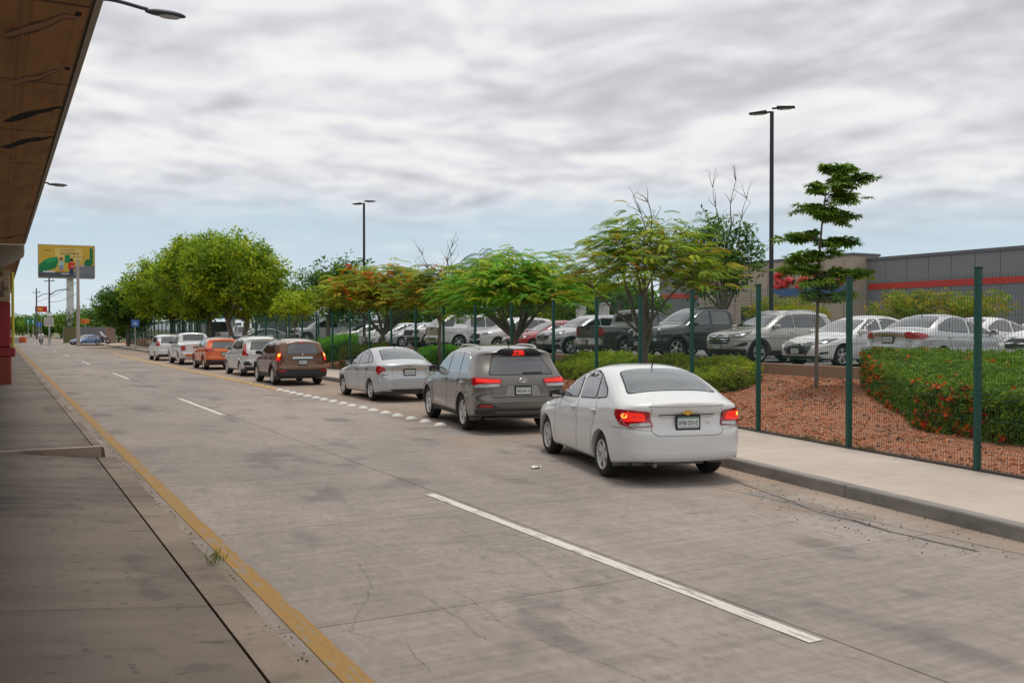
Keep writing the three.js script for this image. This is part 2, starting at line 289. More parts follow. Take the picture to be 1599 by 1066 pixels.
// planting strip behind the fence: banked bark mulch rising to the car park kerb
function stripY(x, z) {
  const f = FX(z) + 0.15, t = clamp((x - f) / (LOTX - 0.35 - f));
  let y = 0.13 + (LOT - 0.20 - 0.13) * (0.25 * t + 0.75 * smooth(0, 1, t)) + (fbm(x * 0.9, z * 0.9, 3, 400) - 0.5) * 0.16 * smooth(0, 0.15, t) * smooth(1, 0.9, t);
  const dr = smooth(-60.5, -62, z) * smooth(-76.5, -75, z); return lerp(y, lerp(0.02, LOT - 0.05, t), dr);
}
{
  const nx = 40, nz = 260, pos = [], uv = [], idx = [];
  for (let j = 0; j <= nz; j++) for (let i = 0; i <= nx; i++) { const z = 4 - j * 0.55, f = FX(z) + 0.10, x = lerp(f, LOTX, i / nx); pos.push(x, stripY(x, z), z); uv.push(x / 6, z / 6); }
  for (let j = 0; j < nz; j++) for (let i = 0; i < nx; i++) { const a = j * (nx + 1) + i, b = a + 1, c = a + nx + 1, d = c + 1; idx.push(a, b, c, b, d, c); }
  const g = new THREE.BufferGeometry(); g.setAttribute('position', new THREE.Float32BufferAttribute(pos, 3)); g.setAttribute('uv', new THREE.Float32BufferAttribute(uv, 2)); g.setIndex(idx); g.computeVertexNormals();
  const t = dataTex(1024, 1024, (i, j) => { const f = fbm(i / 5, j / 3, 3, 411), b = fbm(i / 90, j / 90, 4, 413), h = hash2(i >> 1, j >> 1, 414); const v = 0.5 + 0.7 * f + 0.35 * (h - 0.5); return [lerp(0.42, 0.32, b) * v, lerp(0.16, 0.15, b) * v, lerp(0.075, 0.09, b) * v]; });
  structure('mulch_bank', g, std(0xffffff, 0.95, 0, { map: t, bumpMap: t, bumpScale: 0.03 }));
  // loose bark chips
  const chip = new THREE.BoxGeometry(1, 0.35, 0.5, 1, 1, 1); { const p = chip.attributes.position; for (let i = 0; i < p.count; i++) { p.setX(i, p.getX(i) * (p.getZ(i) > 0 ? 0.8 : 1)); } chip.computeVertexNormals(); }
  const N = 42000, im = new THREE.InstancedMesh(chip, std(0xffffff, 0.95), N), M = new THREE.Matrix4(), q = new THREE.Quaternion(), e = new THREE.Euler(), R = mulberry(9), c = new THREE.Color();
  for (let k = 0; k < N; k++) {
    const far = Math.pow(R(), 1.7), z = -3 - far * 52, f = FX(z) + 0.15, x = f + R() * (LOTX - 0.4 - f), s = (0.018 + 0.035 * R() * R()) * (1 + far * 1.5);
    e.set((R() - 0.5) * 1.0, R() * 6.28, (R() - 0.5) * 1.0); q.setFromEuler(e);
    M.compose(new THREE.Vector3(x, stripY(x, z) + s * 0.12, z), q, new THREE.Vector3(s * (1 + R()), s, s)); im.setMatrixAt(k, M);
    const w = R(), v = 0.6 + R() * 0.9; if (w < 0.06) c.setRGB(0.55, 0.44, 0.34); else if (w < 0.2) c.setRGB(0.10 * v, 0.065 * v, 0.045 * v); else c.setRGB(0.50 * v, 0.185 * v, 0.08 * v); im.setColorAt(k, c);
  }
  im.name = 'bark_chips'; tag(im, 'red brown bark chips strewn over the bank behind the fence', 'bark chips', null, 'stuff'); im.castShadow = im.receiveShadow = true; scene.add(im);
}
// the raised car park
{
  const t = dataTex(512, 512, (i, j) => { const b = fbm(i / 50, j / 50, 4, 501), f = hash2(i, j, 503); const v = 0.16 * (0.7 + 0.5 * b + 0.2 * (f - 0.5)); return [v, v * 0.97, v * 0.92]; });
  const m = std(0xffffff, 0.92, 0, { map: t });
  const cp = structGroup('car_park');
  const z0 = 10, z1 = -150; const b = box(110, LOT + 0.2, z0 - z1, LOTX + 0.16 + 55, (LOT - 0.2) / 2, (z0 + z1) / 2); uvXZ(b, 7); mesh('asphalt', b, m, cp);
  const km = std(lin(0.36, 0.24, 0.17), 0.9);
  for (let z = z0; z > -62; z -= 3) { const g = rbox(0.16, 0.6, 2.985, 0.02, LOTX + 0.075, LOT + 0.10 - 0.30, z - 1.5); mesh('kerb_stone', g, km, cp); }
}
// ---------------------------------------------------------------- vehicles
// a vehicle's local frame: -z is forward, x to its right, origin on the ground between the axles
const M = {
  glass: phys(lin(0.018, 0.022, 0.024), 0.03, 0, { ior: 1.95, clearcoat: 1, clearcoatRoughness: 0.02 }),
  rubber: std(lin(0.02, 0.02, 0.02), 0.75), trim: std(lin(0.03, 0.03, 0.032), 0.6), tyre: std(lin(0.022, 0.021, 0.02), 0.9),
  alloy: phys(lin(0.62, 0.62, 0.62), 0.28, 0.85), alloyDark: phys(lin(0.16, 0.16, 0.17), 0.35, 0.7), disc: std(lin(0.06, 0.055, 0.05), 0.6, 0.4),
  chrome: phys(lin(0.75, 0.75, 0.75), 0.14, 1), red: phys(lin(0.42, 0.008, 0.012), 0.12, 0, { clearcoat: 1, clearcoatRoughness: 0.05 }),
  lens: phys(lin(0.55, 0.56, 0.57), 0.15, 0.2, { clearcoat: 1, clearcoatRoughness: 0.05 }), amber: phys(lin(0.7, 0.22, 0.02), 0.2, 0, { clearcoat: 1 }),
  lampDark: phys(lin(0.10, 0.105, 0.11), 0.12, 0.2, { clearcoat: 1, clearcoatRoughness: 0.04 }), plate: std(lin(0.62, 0.63, 0.64), 0.5), well: std(lin(0.24, 0.225, 0.205), 0.95), under: std(lin(0.26, 0.25, 0.235), 0.85), glassCabinLight: phys(lin(0.085, 0.10, 0.102), 0.04, 0, { ior: 1.95, clearcoat: 1, clearcoatRoughness: 0.02 }),  // pale glass: cabin light behind the pane is put into the base colour
  gold: phys(lin(0.72, 0.42, 0.06), 0.3, 0.6),
  brake: new THREE.MeshStandardMaterial({ color: lin(0.5, 0.02, 0.01), emissive: lin(0.9, 0.02, 0.008), emissiveIntensity: 0.55, roughness: 0.3 }),
  bulb: new THREE.MeshStandardMaterial({ color: lin(0.8, 0.4, 0.05), emissive: lin(1.0, 0.42, 0.06), emissiveIntensity: 1.6, roughness: 0.3 }),
};
function paint(r, g, b, metal = 0, rough = 0.38) { return phys(lin(r, g, b), rough, metal, { clearcoat: 1, clearcoatRoughness: 0.06 }); }
const csg = new Evaluator(); csg.attributes = ['position', 'normal']; csg.useGroups = false;

class Shape {
  constructor(s) {
    this.s = s; this.T = curve(s.top); this.B = curve(s.belt); this.low = curve(s.low || [[0, 0.925], [0.14, 0.972], [0.40, 0.992], [0.64, 0.988], [0.745, 1.0], [0.80, 0.985], [0.92, 0.965], [1, 0.94]]);
    this.R = curve(s.rear); this.F = curve(s.front); this.D = curve(s.round || [[-3, 0.2], [3, 0.2]]);
    this.Dr = s.Dr || 0.55; this.Df = s.Df || 0.75; this.nr = s.nr || 3.4; this.nf = s.nf || 2.9;
    this.zf = s.zf; this.zr = s.zr; this.rr = s.rearRange || 0.5; this.fr = s.frontRange || 0.5; this.n = s.n || 2.7;
    // plan outline by arc length from the rear centre / front centre
    this.arc = [1, -1].map(dir => {
      const out = []; let L = 0, px, pz; const D = dir > 0 ? this.Dr : this.Df, n = dir > 0 ? this.nr : this.nf, end = dir > 0 ? this.zr : this.zf;
      for (let k = 0; k <= 60; k++) { const a = Math.PI / 2 * (1 - k / 60), xs = Math.pow(Math.max(0, Math.cos(a)), 2 / n), p = Math.pow(Math.max(0, Math.sin(a)), 2 / n), z = end - dir * D * (1 - p), x = xs * s.w; if (k) L += Math.hypot(x - px, z - pz); px = x; pz = z; out.push([L, xs, z]); }
      const z1 = out[60][2]; for (let k = 1; k <= 20; k++) out.push([L + k * 0.1, 1, z1 - dir * k * 0.1]); return out;
    });
  }
  P(z) { const { zr, zf, Dr, Df, nr, nf } = this; if (z > zr - Dr) { const p = clamp((z - zr + Dr) / Dr); return Math.pow(Math.max(0, 1 - Math.pow(p, nr)), 1 / nr); } if (z < zf + Df) { const p = clamp((zf + Df - z) / Df); return Math.pow(Math.max(0, 1 - Math.pow(p, nf)), 1 / nf); } return 1; }
  bot(z) { const s = this.s; return s.bot + 0.10 * smooth(this.zr - 0.9, this.zr, z) * (s.rearLift ?? 1) + 0.06 * smooth(this.zf + 0.8, this.zf, z); }
  S(z, y) {                                            // half width at a station and height, before the plan outline
    const s = this.s, b = this.B(z), t = (y - s.bot) / (b - s.bot);
    let w = y <= b ? s.w * this.low(clamp(t)) : s.w * this.low(1) - s.lean * (y - b);
    if (s.flare) for (const a of s.axles) { const d = Math.hypot(z - a, y - s.r); w += s.flare * smooth(s.r + 0.26, s.r + 0.04, d); }
    const T = this.T(z), d = this.D(z), q = clamp((y - T + d) / d); return w * Math.pow(Math.max(0, 1 - Math.pow(q, this.n)), 1 / this.n);
  }
  dz(z, y) { return smooth(this.zr - this.rr, this.zr, z) * this.R(y) + smooth(this.zf + this.fr, this.zf, z) * this.F(y); }
  unz(z2, y) { let z = z2; for (let k = 0; k < 6; k++) z = z2 - this.dz(z, y); return z; }
  side(sg) { return (z2, y) => { const z = this.unz(z2, y); return [sg * this.S(z, y) * this.P(z), y, z2]; }; }
  end(dir) { const tb = this.arc[dir > 0 ? 0 : 1]; return (s, y) => { const a = Math.abs(s); let i = 0; while (i < tb.length - 2 && tb[i + 1][0] < a) i++; const t = clamp((a - tb[i][0]) / (tb[i + 1][0] - tb[i][0])), xs = lerp(tb[i][1], tb[i + 1][1], t), z = lerp(tb[i][2], tb[i + 1][2], t); return [Math.sign(s) * xs * this.S(z, y), y, z + this.dz(z, y)]; }; }
  over() { return (x, z) => { const P = this.P(z); let a = this.T(z) - this.D(z), b = this.T(z); for (let k = 0; k < 24; k++) { const m = (a + b) / 2; if (this.S(z, m) * P > Math.abs(x)) a = m; else b = m; } return [x, a, z + this.dz(z, a)]; }; }
  body() {
    const st = [], { zr, zf, Dr, Df, nr, nf } = this, K = 13;
    for (let k = 0; k < K; k++) { const a = Math.PI / 2 * (1 - k / K); st.push([zf + Df - Df * Math.pow(Math.sin(a), 2 / nf), Math.pow(Math.max(0, Math.cos(a)), 2 / nf)]); }
    st[0][1] = 0; const m0 = zf + Df, m1 = zr - Dr, n = Math.ceil((m1 - m0) / 0.055); for (let k = 0; k <= n; k++) st.push([lerp(m0, m1, k / n), 1]);
    for (let k = 1; k <= K; k++) { const a = Math.PI / 2 * k / K; st.push([zr - Dr + Dr * Math.pow(Math.sin(a), 2 / nr), k === K ? 0 : Math.pow(Math.cos(a), 2 / nr)]); }
    const pos = [], idx = [], nl = 15, nm = 7, nt = 10; let ring = 0;
    st.forEach(([z, P]) => {
      const T = this.T(z), d = this.D(z), y0 = this.bot(z), y1 = Math.max(T - d, y0 + 0.1), yb = Math.min(this.B(z), lerp(y0, y1, 0.86)), ys = [];
      for (let k = 0; k <= nl; k++) ys.push(lerp(y0, yb, k / nl)); for (let k = 1; k <= nm; k++) ys.push(lerp(yb, y1, k / nm));
      for (let k = 1; k <= nt; k++) { const a = Math.PI / 2 * k / nt; ys.push(y1 + (T - y1) * Math.pow(Math.sin(a), 2 / this.n)); }
      const pts = [[0, y0]]; pts.push([0.86 * this.S(z, y0) * P, y0]); ys.forEach((y, i) => pts.push([i === ys.length - 1 ? 0 : this.S(z, y + (i ? 0 : 0.012)) * P, i ? y : y + 0.012]));
      ring = 0; pts.forEach(([x, y]) => { pos.push(x, y, z + this.dz(z, y)); ring++; });
      for (let i = pts.length - 2; i > 0; i--) { pos.push(-pts[i][0], pts[i][1], z + this.dz(z, pts[i][1])); ring++; }
    });
    for (let j = 0; j < st.length - 1; j++) for (let i = 0; i < ring; i++) { const k = (i + 1) % ring, a = j * ring + i, b = j * ring + k, c = a + ring, d = b + ring; idx.push(a, b, c, b, d, c); }
    let g = new THREE.BufferGeometry(); g.setAttribute('position', new THREE.Float32BufferAttribute(pos, 3)); g.setIndex(idx); g = mergeVertices(g, 1e-5);
    // drop collapsed triangles
    const id = g.index.array, keep = []; for (let i = 0; i < id.length; i += 3) if (id[i] !== id[i + 1] && id[i + 1] !== id[i + 2] && id[i] !== id[i + 2]) keep.push(id[i], id[i + 1], id[i + 2]); g.setIndex(keep);
    g.computeVertexNormals(); return g;
  }
}
function roundPoly(p, r) {
  const out = [], n = p.length;
  for (let i = 0; i < n; i++) {
    const a = p[(i + n - 1) % n], b = p[i], c = p[(i + 1) % n], la = Math.hypot(a[0] - b[0], a[1] - b[1]), lc = Math.hypot(c[0] - b[0], c[1] - b[1]), ra = Math.min(r, la * 0.45), rc = Math.min(r, lc * 0.45);
    const A = [b[0] + (a[0] - b[0]) / la * ra, b[1] + (a[1] - b[1]) / la * ra], C = [b[0] + (c[0] - b[0]) / lc * rc, b[1] + (c[1] - b[1]) / lc * rc];
    for (let k = 0; k <= 4; k++) { const t = k / 4; out.push([(1 - t) * (1 - t) * A[0] + 2 * t * (1 - t) * b[0] + t * t * C[0], (1 - t) * (1 - t) * A[1] + 2 * t * (1 - t) * b[1] + t * t * C[1]]); }
  }
  return out;
}
function patch(poly, map, off = 0.006, edge = 0.09) {     // a piece that lies on the body: polygon in the map's own coordinates
  const c = []; poly.forEach((p, i) => { const q = poly[(i + 1) % poly.length], n = Math.max(1, Math.ceil(Math.hypot(q[0] - p[0], q[1] - p[1]) / edge)); for (let k = 0; k < n; k++) c.push([lerp(p[0], q[0], k / n), lerp(p[1], q[1], k / n)]); });
  const V = c.map(p => p.slice()); let tri = THREE.ShapeUtils.triangulateShape(c.map(p => new THREE.Vector2(...p)), []).map(t => t.slice());
  const cache = new Map(), mid = (a, b) => { const k = a < b ? a + '_' + b : b + '_' + a; if (!cache.has(k)) { cache.set(k, V.length); V.push([(V[a][0] + V[b][0]) / 2, (V[a][1] + V[b][1]) / 2]); } return cache.get(k); };
  for (let it = 0; it < 6; it++) {
    const nx = []; let ch = false;
    for (const [a, b, d] of tri) {
      const L = (i, j) => Math.hypot(V[i][0] - V[j][0], V[i][1] - V[j][1]), l = [L(a, b), L(b, d), L(d, a)], m = Math.max(...l);
      if (m < edge * 1.5) { nx.push([a, b, d]); continue; } ch = true;
      if (m === l[0]) { const k = mid(a, b); nx.push([a, k, d], [k, b, d]); } else if (m === l[1]) { const k = mid(b, d); nx.push([a, b, k], [a, k, d]); } else { const k = mid(d, a); nx.push([a, b, k], [k, b, d]); }
    }
    tri = nx; if (!ch) break;
  }
  const h = 0.004, P = [], N = []; let flip = 0;
  for (const [u, v] of V) {
    const a = map(u - h, v), b = map(u + h, v), d = map(u, v - h), e = map(u, v + h), U = new THREE.Vector3(b[0] - a[0], b[1] - a[1], b[2] - a[2]), Q = new THREE.Vector3(e[0] - d[0], e[1] - d[1], e[2] - d[2]), n = U.cross(Q).normalize(), p = map(u, v);
    if (!isFinite(n.x) || n.lengthSq() < 0.5) n.set(0, 1, 0);
    P.push(new THREE.Vector3(...p)); N.push(n);
  }
  // outward: away from the car's core
  let dsum = 0; P.forEach((p, i) => { dsum += N[i].x * p.x + N[i].y * (p.y - 0.7) * 0.7 + N[i].z * p.z * 0.25; }); const sg = dsum < 0 ? -1 : 1; N.forEach(n => n.multiplyScalar(sg));
  const pos = [], nor = [], idx = []; P.forEach((p, i) => { pos.push(p.x + N[i].x * off, p.y + N[i].y * off, p.z + N[i].z * off); nor.push(N[i].x, N[i].y, N[i].z); });
  tri.forEach(([a, b, d]) => { const A = P[a], B = P[b], D = P[d], fn = B.clone().sub(A).cross(D.clone().sub(A)); if (fn.dot(N[a]) >= 0) idx.push(a, b, d); else idx.push(a, d, b); });
  const n0 = P.length, m = c.length; for (let i = 0; i < m; i++) { const p = P[i], n = N[i]; for (const o of [off, -0.01]) { pos.push(p.x + n.x * o, p.y + n.y * o, p.z + n.z * o); const q = P[(i + 1) % m].clone().sub(p).normalize().cross(n); const k = THREE.ShapeUtils.area(c.map(t => new THREE.Vector2(...t))) * sg > 0 ? 1 : -1; nor.push(q.x * k, q.y * k, q.z * k); } }
  for (let i = 0; i < m; i++) { const a = n0 + 2 * i, b = n0 + 2 * ((i + 1) % m); idx.push(a, a + 1, b, b, a + 1, b + 1); }
  const g = new THREE.BufferGeometry(); g.setAttribute('position', new THREE.Float32BufferAttribute(pos, 3)); g.setAttribute('normal', new THREE.Float32BufferAttribute(nor, 3)); g.setIndex(idx); return g;
}
const mirror = p => p.map(([a, b]) => [-a, b]);
function line(pts, map, wd = 0.006, off = 0.0025) {         // a dark thread on the surface, the shade line of a panel gap
  const L = [], Rr = []; const d = []; for (let i = 0; i < pts.length - 1; i++) { const n = Math.max(1, Math.ceil(Math.hypot(pts[i + 1][0] - pts[i][0], pts[i + 1][1] - pts[i][1]) / 0.06)); for (let k = 0; k < n; k++) d.push([lerp(pts[i][0], pts[i + 1][0], k / n), lerp(pts[i][1], pts[i + 1][1], k / n)]); } d.push(pts[pts.length - 1]);
  const P = d.map(p => new THREE.Vector3(...map(...p))); const list = [];
  for (let i = 0; i < P.length - 1; i++) if (P[i].distanceTo(P[i + 1]) > 1e-4) list.push(cyl(wd / 2, wd / 2, P[i].toArray(), P[i + 1].toArray(), 5, false));
  return list;
}
const wheelCache = {};
function wheelGeos(r, wd, style) {
  const key = r + '_' + wd + '_' + style; if (wheelCache[key]) return wheelCache[key];
  const rr = r * 0.665, pr = [[rr - 0.015, -wd / 2 + 0.01], [rr + 0.012, -wd / 2], [r * 0.86, -wd / 2 - 0.006], [r * 0.965, -wd / 2 + 0.018], [r, -wd / 2 + 0.05], [r, 0], [r, wd / 2 - 0.05], [r * 0.965, wd / 2 - 0.018], [r * 0.86, wd / 2 + 0.006], [rr + 0.012, wd / 2], [rr - 0.015, wd / 2 - 0.01]];
  const grooves = pr.map(p => new THREE.Vector2(...p)); const tyre = new THREE.LatheGeometry(grooves, 40); tyre.rotateZ(-Math.PI / 2);
  const parts = []; const lip = new THREE.LatheGeometry([[rr - 0.03, wd / 2 - 0.09], [rr - 0.022, wd / 2 - 0.012], [rr - 0.004, wd / 2 + 0.002], [rr + 0.006, wd / 2 - 0.012], [rr + 0.002, -wd / 2]].map(p => new THREE.Vector2(...p)), 36); lip.rotateZ(-Math.PI / 2); parts.push(lip);
  const n = style === 'ten' ? 10 : style === 'six' ? 6 : 5, two = style === 'twin';
  for (let k = 0; k < n; k++) for (const o of two ? [-1, 1] : [0]) {
    const sh = new THREE.Shape(), w0 = two ? 0.018 : style === 'ten' ? 0.02 : 0.034, w1 = two ? 0.022 : style === 'ten' ? 0.024 : 0.026; sh.moveTo(-w0, 0.03); sh.lineTo(w0, 0.03); sh.lineTo(w1, rr - 0.012); sh.lineTo(-w1, rr - 0.012);
    const g = new THREE.ExtrudeGeometry(sh, { depth: 0.02, bevelEnabled: true, bevelSize: 0.006, bevelThickness: 0.006, bevelSegments: 1 }); g.rotateZ(k / n * Math.PI * 2 + o * 0.19); g.rotateY(Math.PI / 2); g.translate(wd / 2 - 0.045, 0, 0); parts.push(g);
  }
  const hub = new THREE.LatheGeometry([[0, 0.03], [0.03, 0.03], [0.04, 0.02], [0.075, 0.012], [0.08, -0.02]].map(p => new THREE.Vector2(...p)), 20); hub.rotateZ(-Math.PI / 2); hub.translate(wd / 2 - 0.035, 0, 0); parts.push(hub);
  const disc = new THREE.CylinderGeometry(rr - 0.02, rr - 0.02, 0.02, 28); disc.rotateZ(Math.PI / 2); disc.translate(-0.01, 0, 0);
  return wheelCache[key] = { tyre, rim: merge(parts), disc };
}
const plateMats = {};
function plateMat(txt, dark) {
  const k = txt + dark; if (plateMats[k]) return plateMats[k];
  const t = canvasTex(256, 128, (c, w, h) => { c.fillStyle = '#d4d7d9'; c.fillRect(0, 0, w, h); c.fillStyle = dark ? '#7d8f96' : '#6f8f7c'; c.fillRect(0, 0, w, 20); c.fillStyle = '#93a3a0'; c.fillRect(0, h - 16, w, 16); c.fillStyle = '#22262a'; c.font = 'bold 66px sans-serif'; c.textAlign = 'center'; c.textBaseline = 'middle'; if (txt) c.fillText(txt, w / 2, h / 2 + 4, w - 24); else { for (let i = 0; i < 6; i++) { c.globalAlpha = 0.5; c.fillRect(28 + i * 35, 44, 20, 44); } } });
  return plateMats[k] = std(0xffffff, 0.45, 0, { map: t });
}
function addPlate(car, sh, dir, y, txt, frame = true, off = 0.02) {
  const c = sh.end(dir)(0.001, y), z = c[2] + dir * off, g = new THREE.Group(); g.name = 'license_plate'; g.position.set(0, y, z); if (dir < 0) g.rotation.y = Math.PI; car.add(g);
  if (frame) mesh('plate_frame', rbox(0.345, 0.20, 0.02, 0.008), M.rubber, g);
  const p = new THREE.PlaneGeometry(0.30, 0.15); p.translate(0, 0, 0.0125); mesh('plate_face', p, plateMat(txt, false), g);
}
function wellGeo(r, sg) {                                  // arch liner: half a drum closed on the inner side
  const pos = [], idx = [], n = 26; for (let k = 0; k <= n; k++) { const a = lerp(-0.35, Math.PI + 0.35, k / n); for (const x of [0.10, -0.14]) pos.push(sg * x, Math.sin(a) * r, Math.cos(a) * r); } pos.push(-sg * 0.14, 0, 0);
  for (let k = 0; k < n; k++) { const a = 2 * k; idx.push(a, a + 1, a + 2, a + 1, a + 3, a + 2, a + 1, 2 * n + 2, a + 3); }
  const g = new THREE.BufferGeometry(); g.setAttribute('position', new THREE.Float32BufferAttribute(pos, 3)); g.setIndex(idx); g.computeVertexNormals(); return g;
}
function buildCar(name, label, category, s, group) {
  const car = thing(name, label, category, [0, 0, 0], 0, group), sh = new Shape(s), body = s.paint;
  const ra = s.r + (s.archGap || 0.045), wd = s.tyreW || 0.205;
  let B = new Brush(sh.body()); B.updateMatrixWorld();
  const cut = (g) => { const b = new Brush(prep(g)); b.updateMatrixWorld(); B = csg.evaluate(B, b, SUBTRACTION); B.updateMatrixWorld(); };
  for (const z of s.axles) for (const sg of [-1, 1]) { const c = new THREE.CylinderGeometry(ra, ra, 0.62, 36); c.rotateZ(Math.PI / 2); c.translate(sg * (s.w + 0.03), s.r, z); const bx = box(0.62, 0.5, ra * 2, sg * (s.w + 0.03), s.r - 0.25 - 0.06, z); cut(c); cut(bx); }
  if (s.bed) { const [z0, z1, yb, hw] = s.bed; cut(box(hw * 2, 1.2, z1 - z0, 0, yb + 0.6, (z0 + z1) / 2)); }
  const bm = mesh('body', B.geometry, body, car);
  for (const z of s.axles) for (const sg of [-1, 1]) {
    const wl = wellGeo(ra - 0.004, sg).translate(sg * (s.w - 0.16), s.r, z);
    mesh('wheel_well', wl, M.well, car);
    const w = new THREE.Group(); w.name = 'wheel'; w.position.set(sg * (s.w - wd / 2 - 0.028 + (s.wheelOut || 0)), s.r, z); if (sg < 0) w.rotation.y = Math.PI; w.rotation.x = z * 3 + sg; car.add(w);
    const gg = wheelGeos(s.r, wd, s.rim || 'five'); mesh('tyre', gg.tyre, M.tyre, w); mesh('rim', gg.rim, s.rimMat || M.alloy, w); mesh('brake_disc', gg.disc, M.disc, w);
  }
  // floor so that nothing shows through below
  const side = [sh.side(-1), sh.side(1)], rear = sh.end(1), front = sh.end(-1), top = sh.over();
  const glass = (nm, poly, map, r = 0.05, fr = true) => {
    const p = roundPoly(poly, r); const g = mesh(nm, patch(p, map, 0.008), s.glass || M.glass, car);
    if (fr) { const cx = p.reduce((a, q) => a + q[0], 0) / p.length, cy = p.reduce((a, q) => a + q[1], 0) / p.length; const big = p.map(([a, b]) => { const L = Math.hypot(a - cx, b - cy); return [a + (a - cx) / L * 0.02, b + (b - cy) / L * 0.02]; }); mesh('window_seal', patch(big, map, 0.004), fr === 'chrome' ? M.chrome : M.rubber, g); }
    return g;
  };
  if (s.windshield) glass('windshield', s.windshield, top, 0.07);
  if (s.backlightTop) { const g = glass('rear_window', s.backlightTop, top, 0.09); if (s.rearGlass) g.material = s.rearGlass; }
  if (s.backlight) glass('rear_window', s.backlight, rear, 0.06);
  for (const p of s.windows || []) for (const m of side) glass('side_window', p, m, 0.035, s.chromeSeal ? 'chrome' : true);
  for (const p of s.blackPillars || []) for (const m of side) mesh('pillar_trim', patch(p, m, 0.0055), M.rubber, car);
  // trims, lamps, grilles: [name, where, polygon, material, radius, offset, mirrored]
  for (const [nm, where, poly, mat, r = 0.03, off = 0.01, both = false, lab] of s.parts || []) {
    const map = where === 'rear' ? rear : where === 'front' ? front : where === 'top' ? top : null;
    const put = (pp, mp) => { const o = mesh(nm, patch(r ? roundPoly(pp, r) : pp, mp, off, 0.07), mat === 'paint' ? body : mat, car); if (lab) o.userData.label = lab; };
    if (map) { put(poly, map); if (both) put(mirror(poly), map); } else for (const m of side) put(poly, m);
  }
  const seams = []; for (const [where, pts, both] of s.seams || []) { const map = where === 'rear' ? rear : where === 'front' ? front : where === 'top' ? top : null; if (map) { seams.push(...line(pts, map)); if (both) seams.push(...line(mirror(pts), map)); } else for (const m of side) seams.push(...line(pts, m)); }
  if (seams.length) mesh('panel_gap_shade', merge(seams), M.rubber, car);  // dark rods stand in for the shade inside the panel grooves
  for (const [z, y] of s.handles || []) for (const sg of [0, 1]) { const p = side[sg](z, y), k = sg ? 1 : -1; const g = rbox(0.03, 0.03, 0.19, 0.013, p[0] + k * 0.018, y, z); mesh('door_handle', g, s.handleMat || body, car); }
  if (s.mirror) for (const sg of [0, 1]) {
    const [z, y] = s.mirror, p = side[sg](z, y), k = sg ? 1 : -1, mg = new THREE.Group(); mg.name = 'wing_mirror'; mg.position.set(p[0] + k * 0.10, y + 0.05, z); mg.rotation.y = -k * 0.2; car.add(mg);
    const g = new THREE.SphereGeometry(1, 18, 12); const q = g.attributes.position; for (let i = 0; i < q.count; i++) { let X = q.getX(i), Y = q.getY(i), Z = q.getZ(i); const f = v => Math.sign(v) * Math.pow(Math.abs(v), 0.62); q.setXYZ(i, f(X) * 0.115, f(Y) * 0.072, (Z > 0 ? Math.min(f(Z) * 0.05, 0.035) : f(Z) * 0.085)); } g.computeVertexNormals(); mesh('mirror_shell', g, s.mirrorMat || body, mg);
    const gl = new THREE.PlaneGeometry(0.17, 0.10); gl.translate(k * 0.005, 0, 0.038); mesh('mirror_glass', gl, M.chrome, mg); mesh('mirror_arm', rbox(0.1, 0.035, 0.06, 0.012, -k * 0.09, -0.05, 0.0), M.rubber, mg);
  }
  if (s.rails) for (const sg of [-1, 1]) { const [z0, z1, x] = s.rails, pts = []; for (let k = 0; k <= 6; k++) { const z = lerp(z0, z1, k / 6), t = top(x, z); pts.push([sg * x, t[1] + 0.045 * Math.sin(Math.PI * k / 6) ** 0.35, t[2]]); } mesh('roof_rail', tube(pts, 0.016, 20, 6), s.railMat || M.chrome, car); }
  if (s.antenna) { const [z] = s.antenna, t = top(0.001, z); mesh('antenna', cyl(0.012, 0.004, [0, t[1] - 0.01, z], [0, t[1] + 0.10, z + 0.07], 6), M.rubber, car); }
  if (s.exhaust) { const [x, y] = s.exhaust, p = rear(x, y + 0.1); mesh('exhaust_pipe', cyl(0.03, 0.03, [x, y, p[2] - 0.35], [x, y, p[2] - 0.03], 10), M.alloyDark, car); }
  const pan = box(s.w * 1.2, 0.04, s.zr - s.zf - 1.3, 0, s.bot - 0.005, (s.zr + s.zf) / 2); mesh('underbody', pan, M.under, car);
  for (const z of s.axles) mesh('axle', cyl(0.04, 0.04, [-s.w + 0.15, s.r, z], [s.w - 0.15, s.r, z], 8), M.under, car);
  if (s.plateRear) addPlate(car, sh, 1, s.plateRear[0], s.plateRear[1], true, s.plateRear[2]);
  if (s.plateFront) addPlate(car, sh, -1, s.plateFront[0], s.plateFront[1], false, s.plateFront[2] || 0.03);
  if (s.extra) s.extra(car, sh, { rear, front, top, side });
  car.userData.spec = undefined; delete car.userData.spec;
  return car;
}
function place(car, x, z, bearing, y = 0) { car.position.set(x, y, z); car.rotation.y = -bearing; return car; }
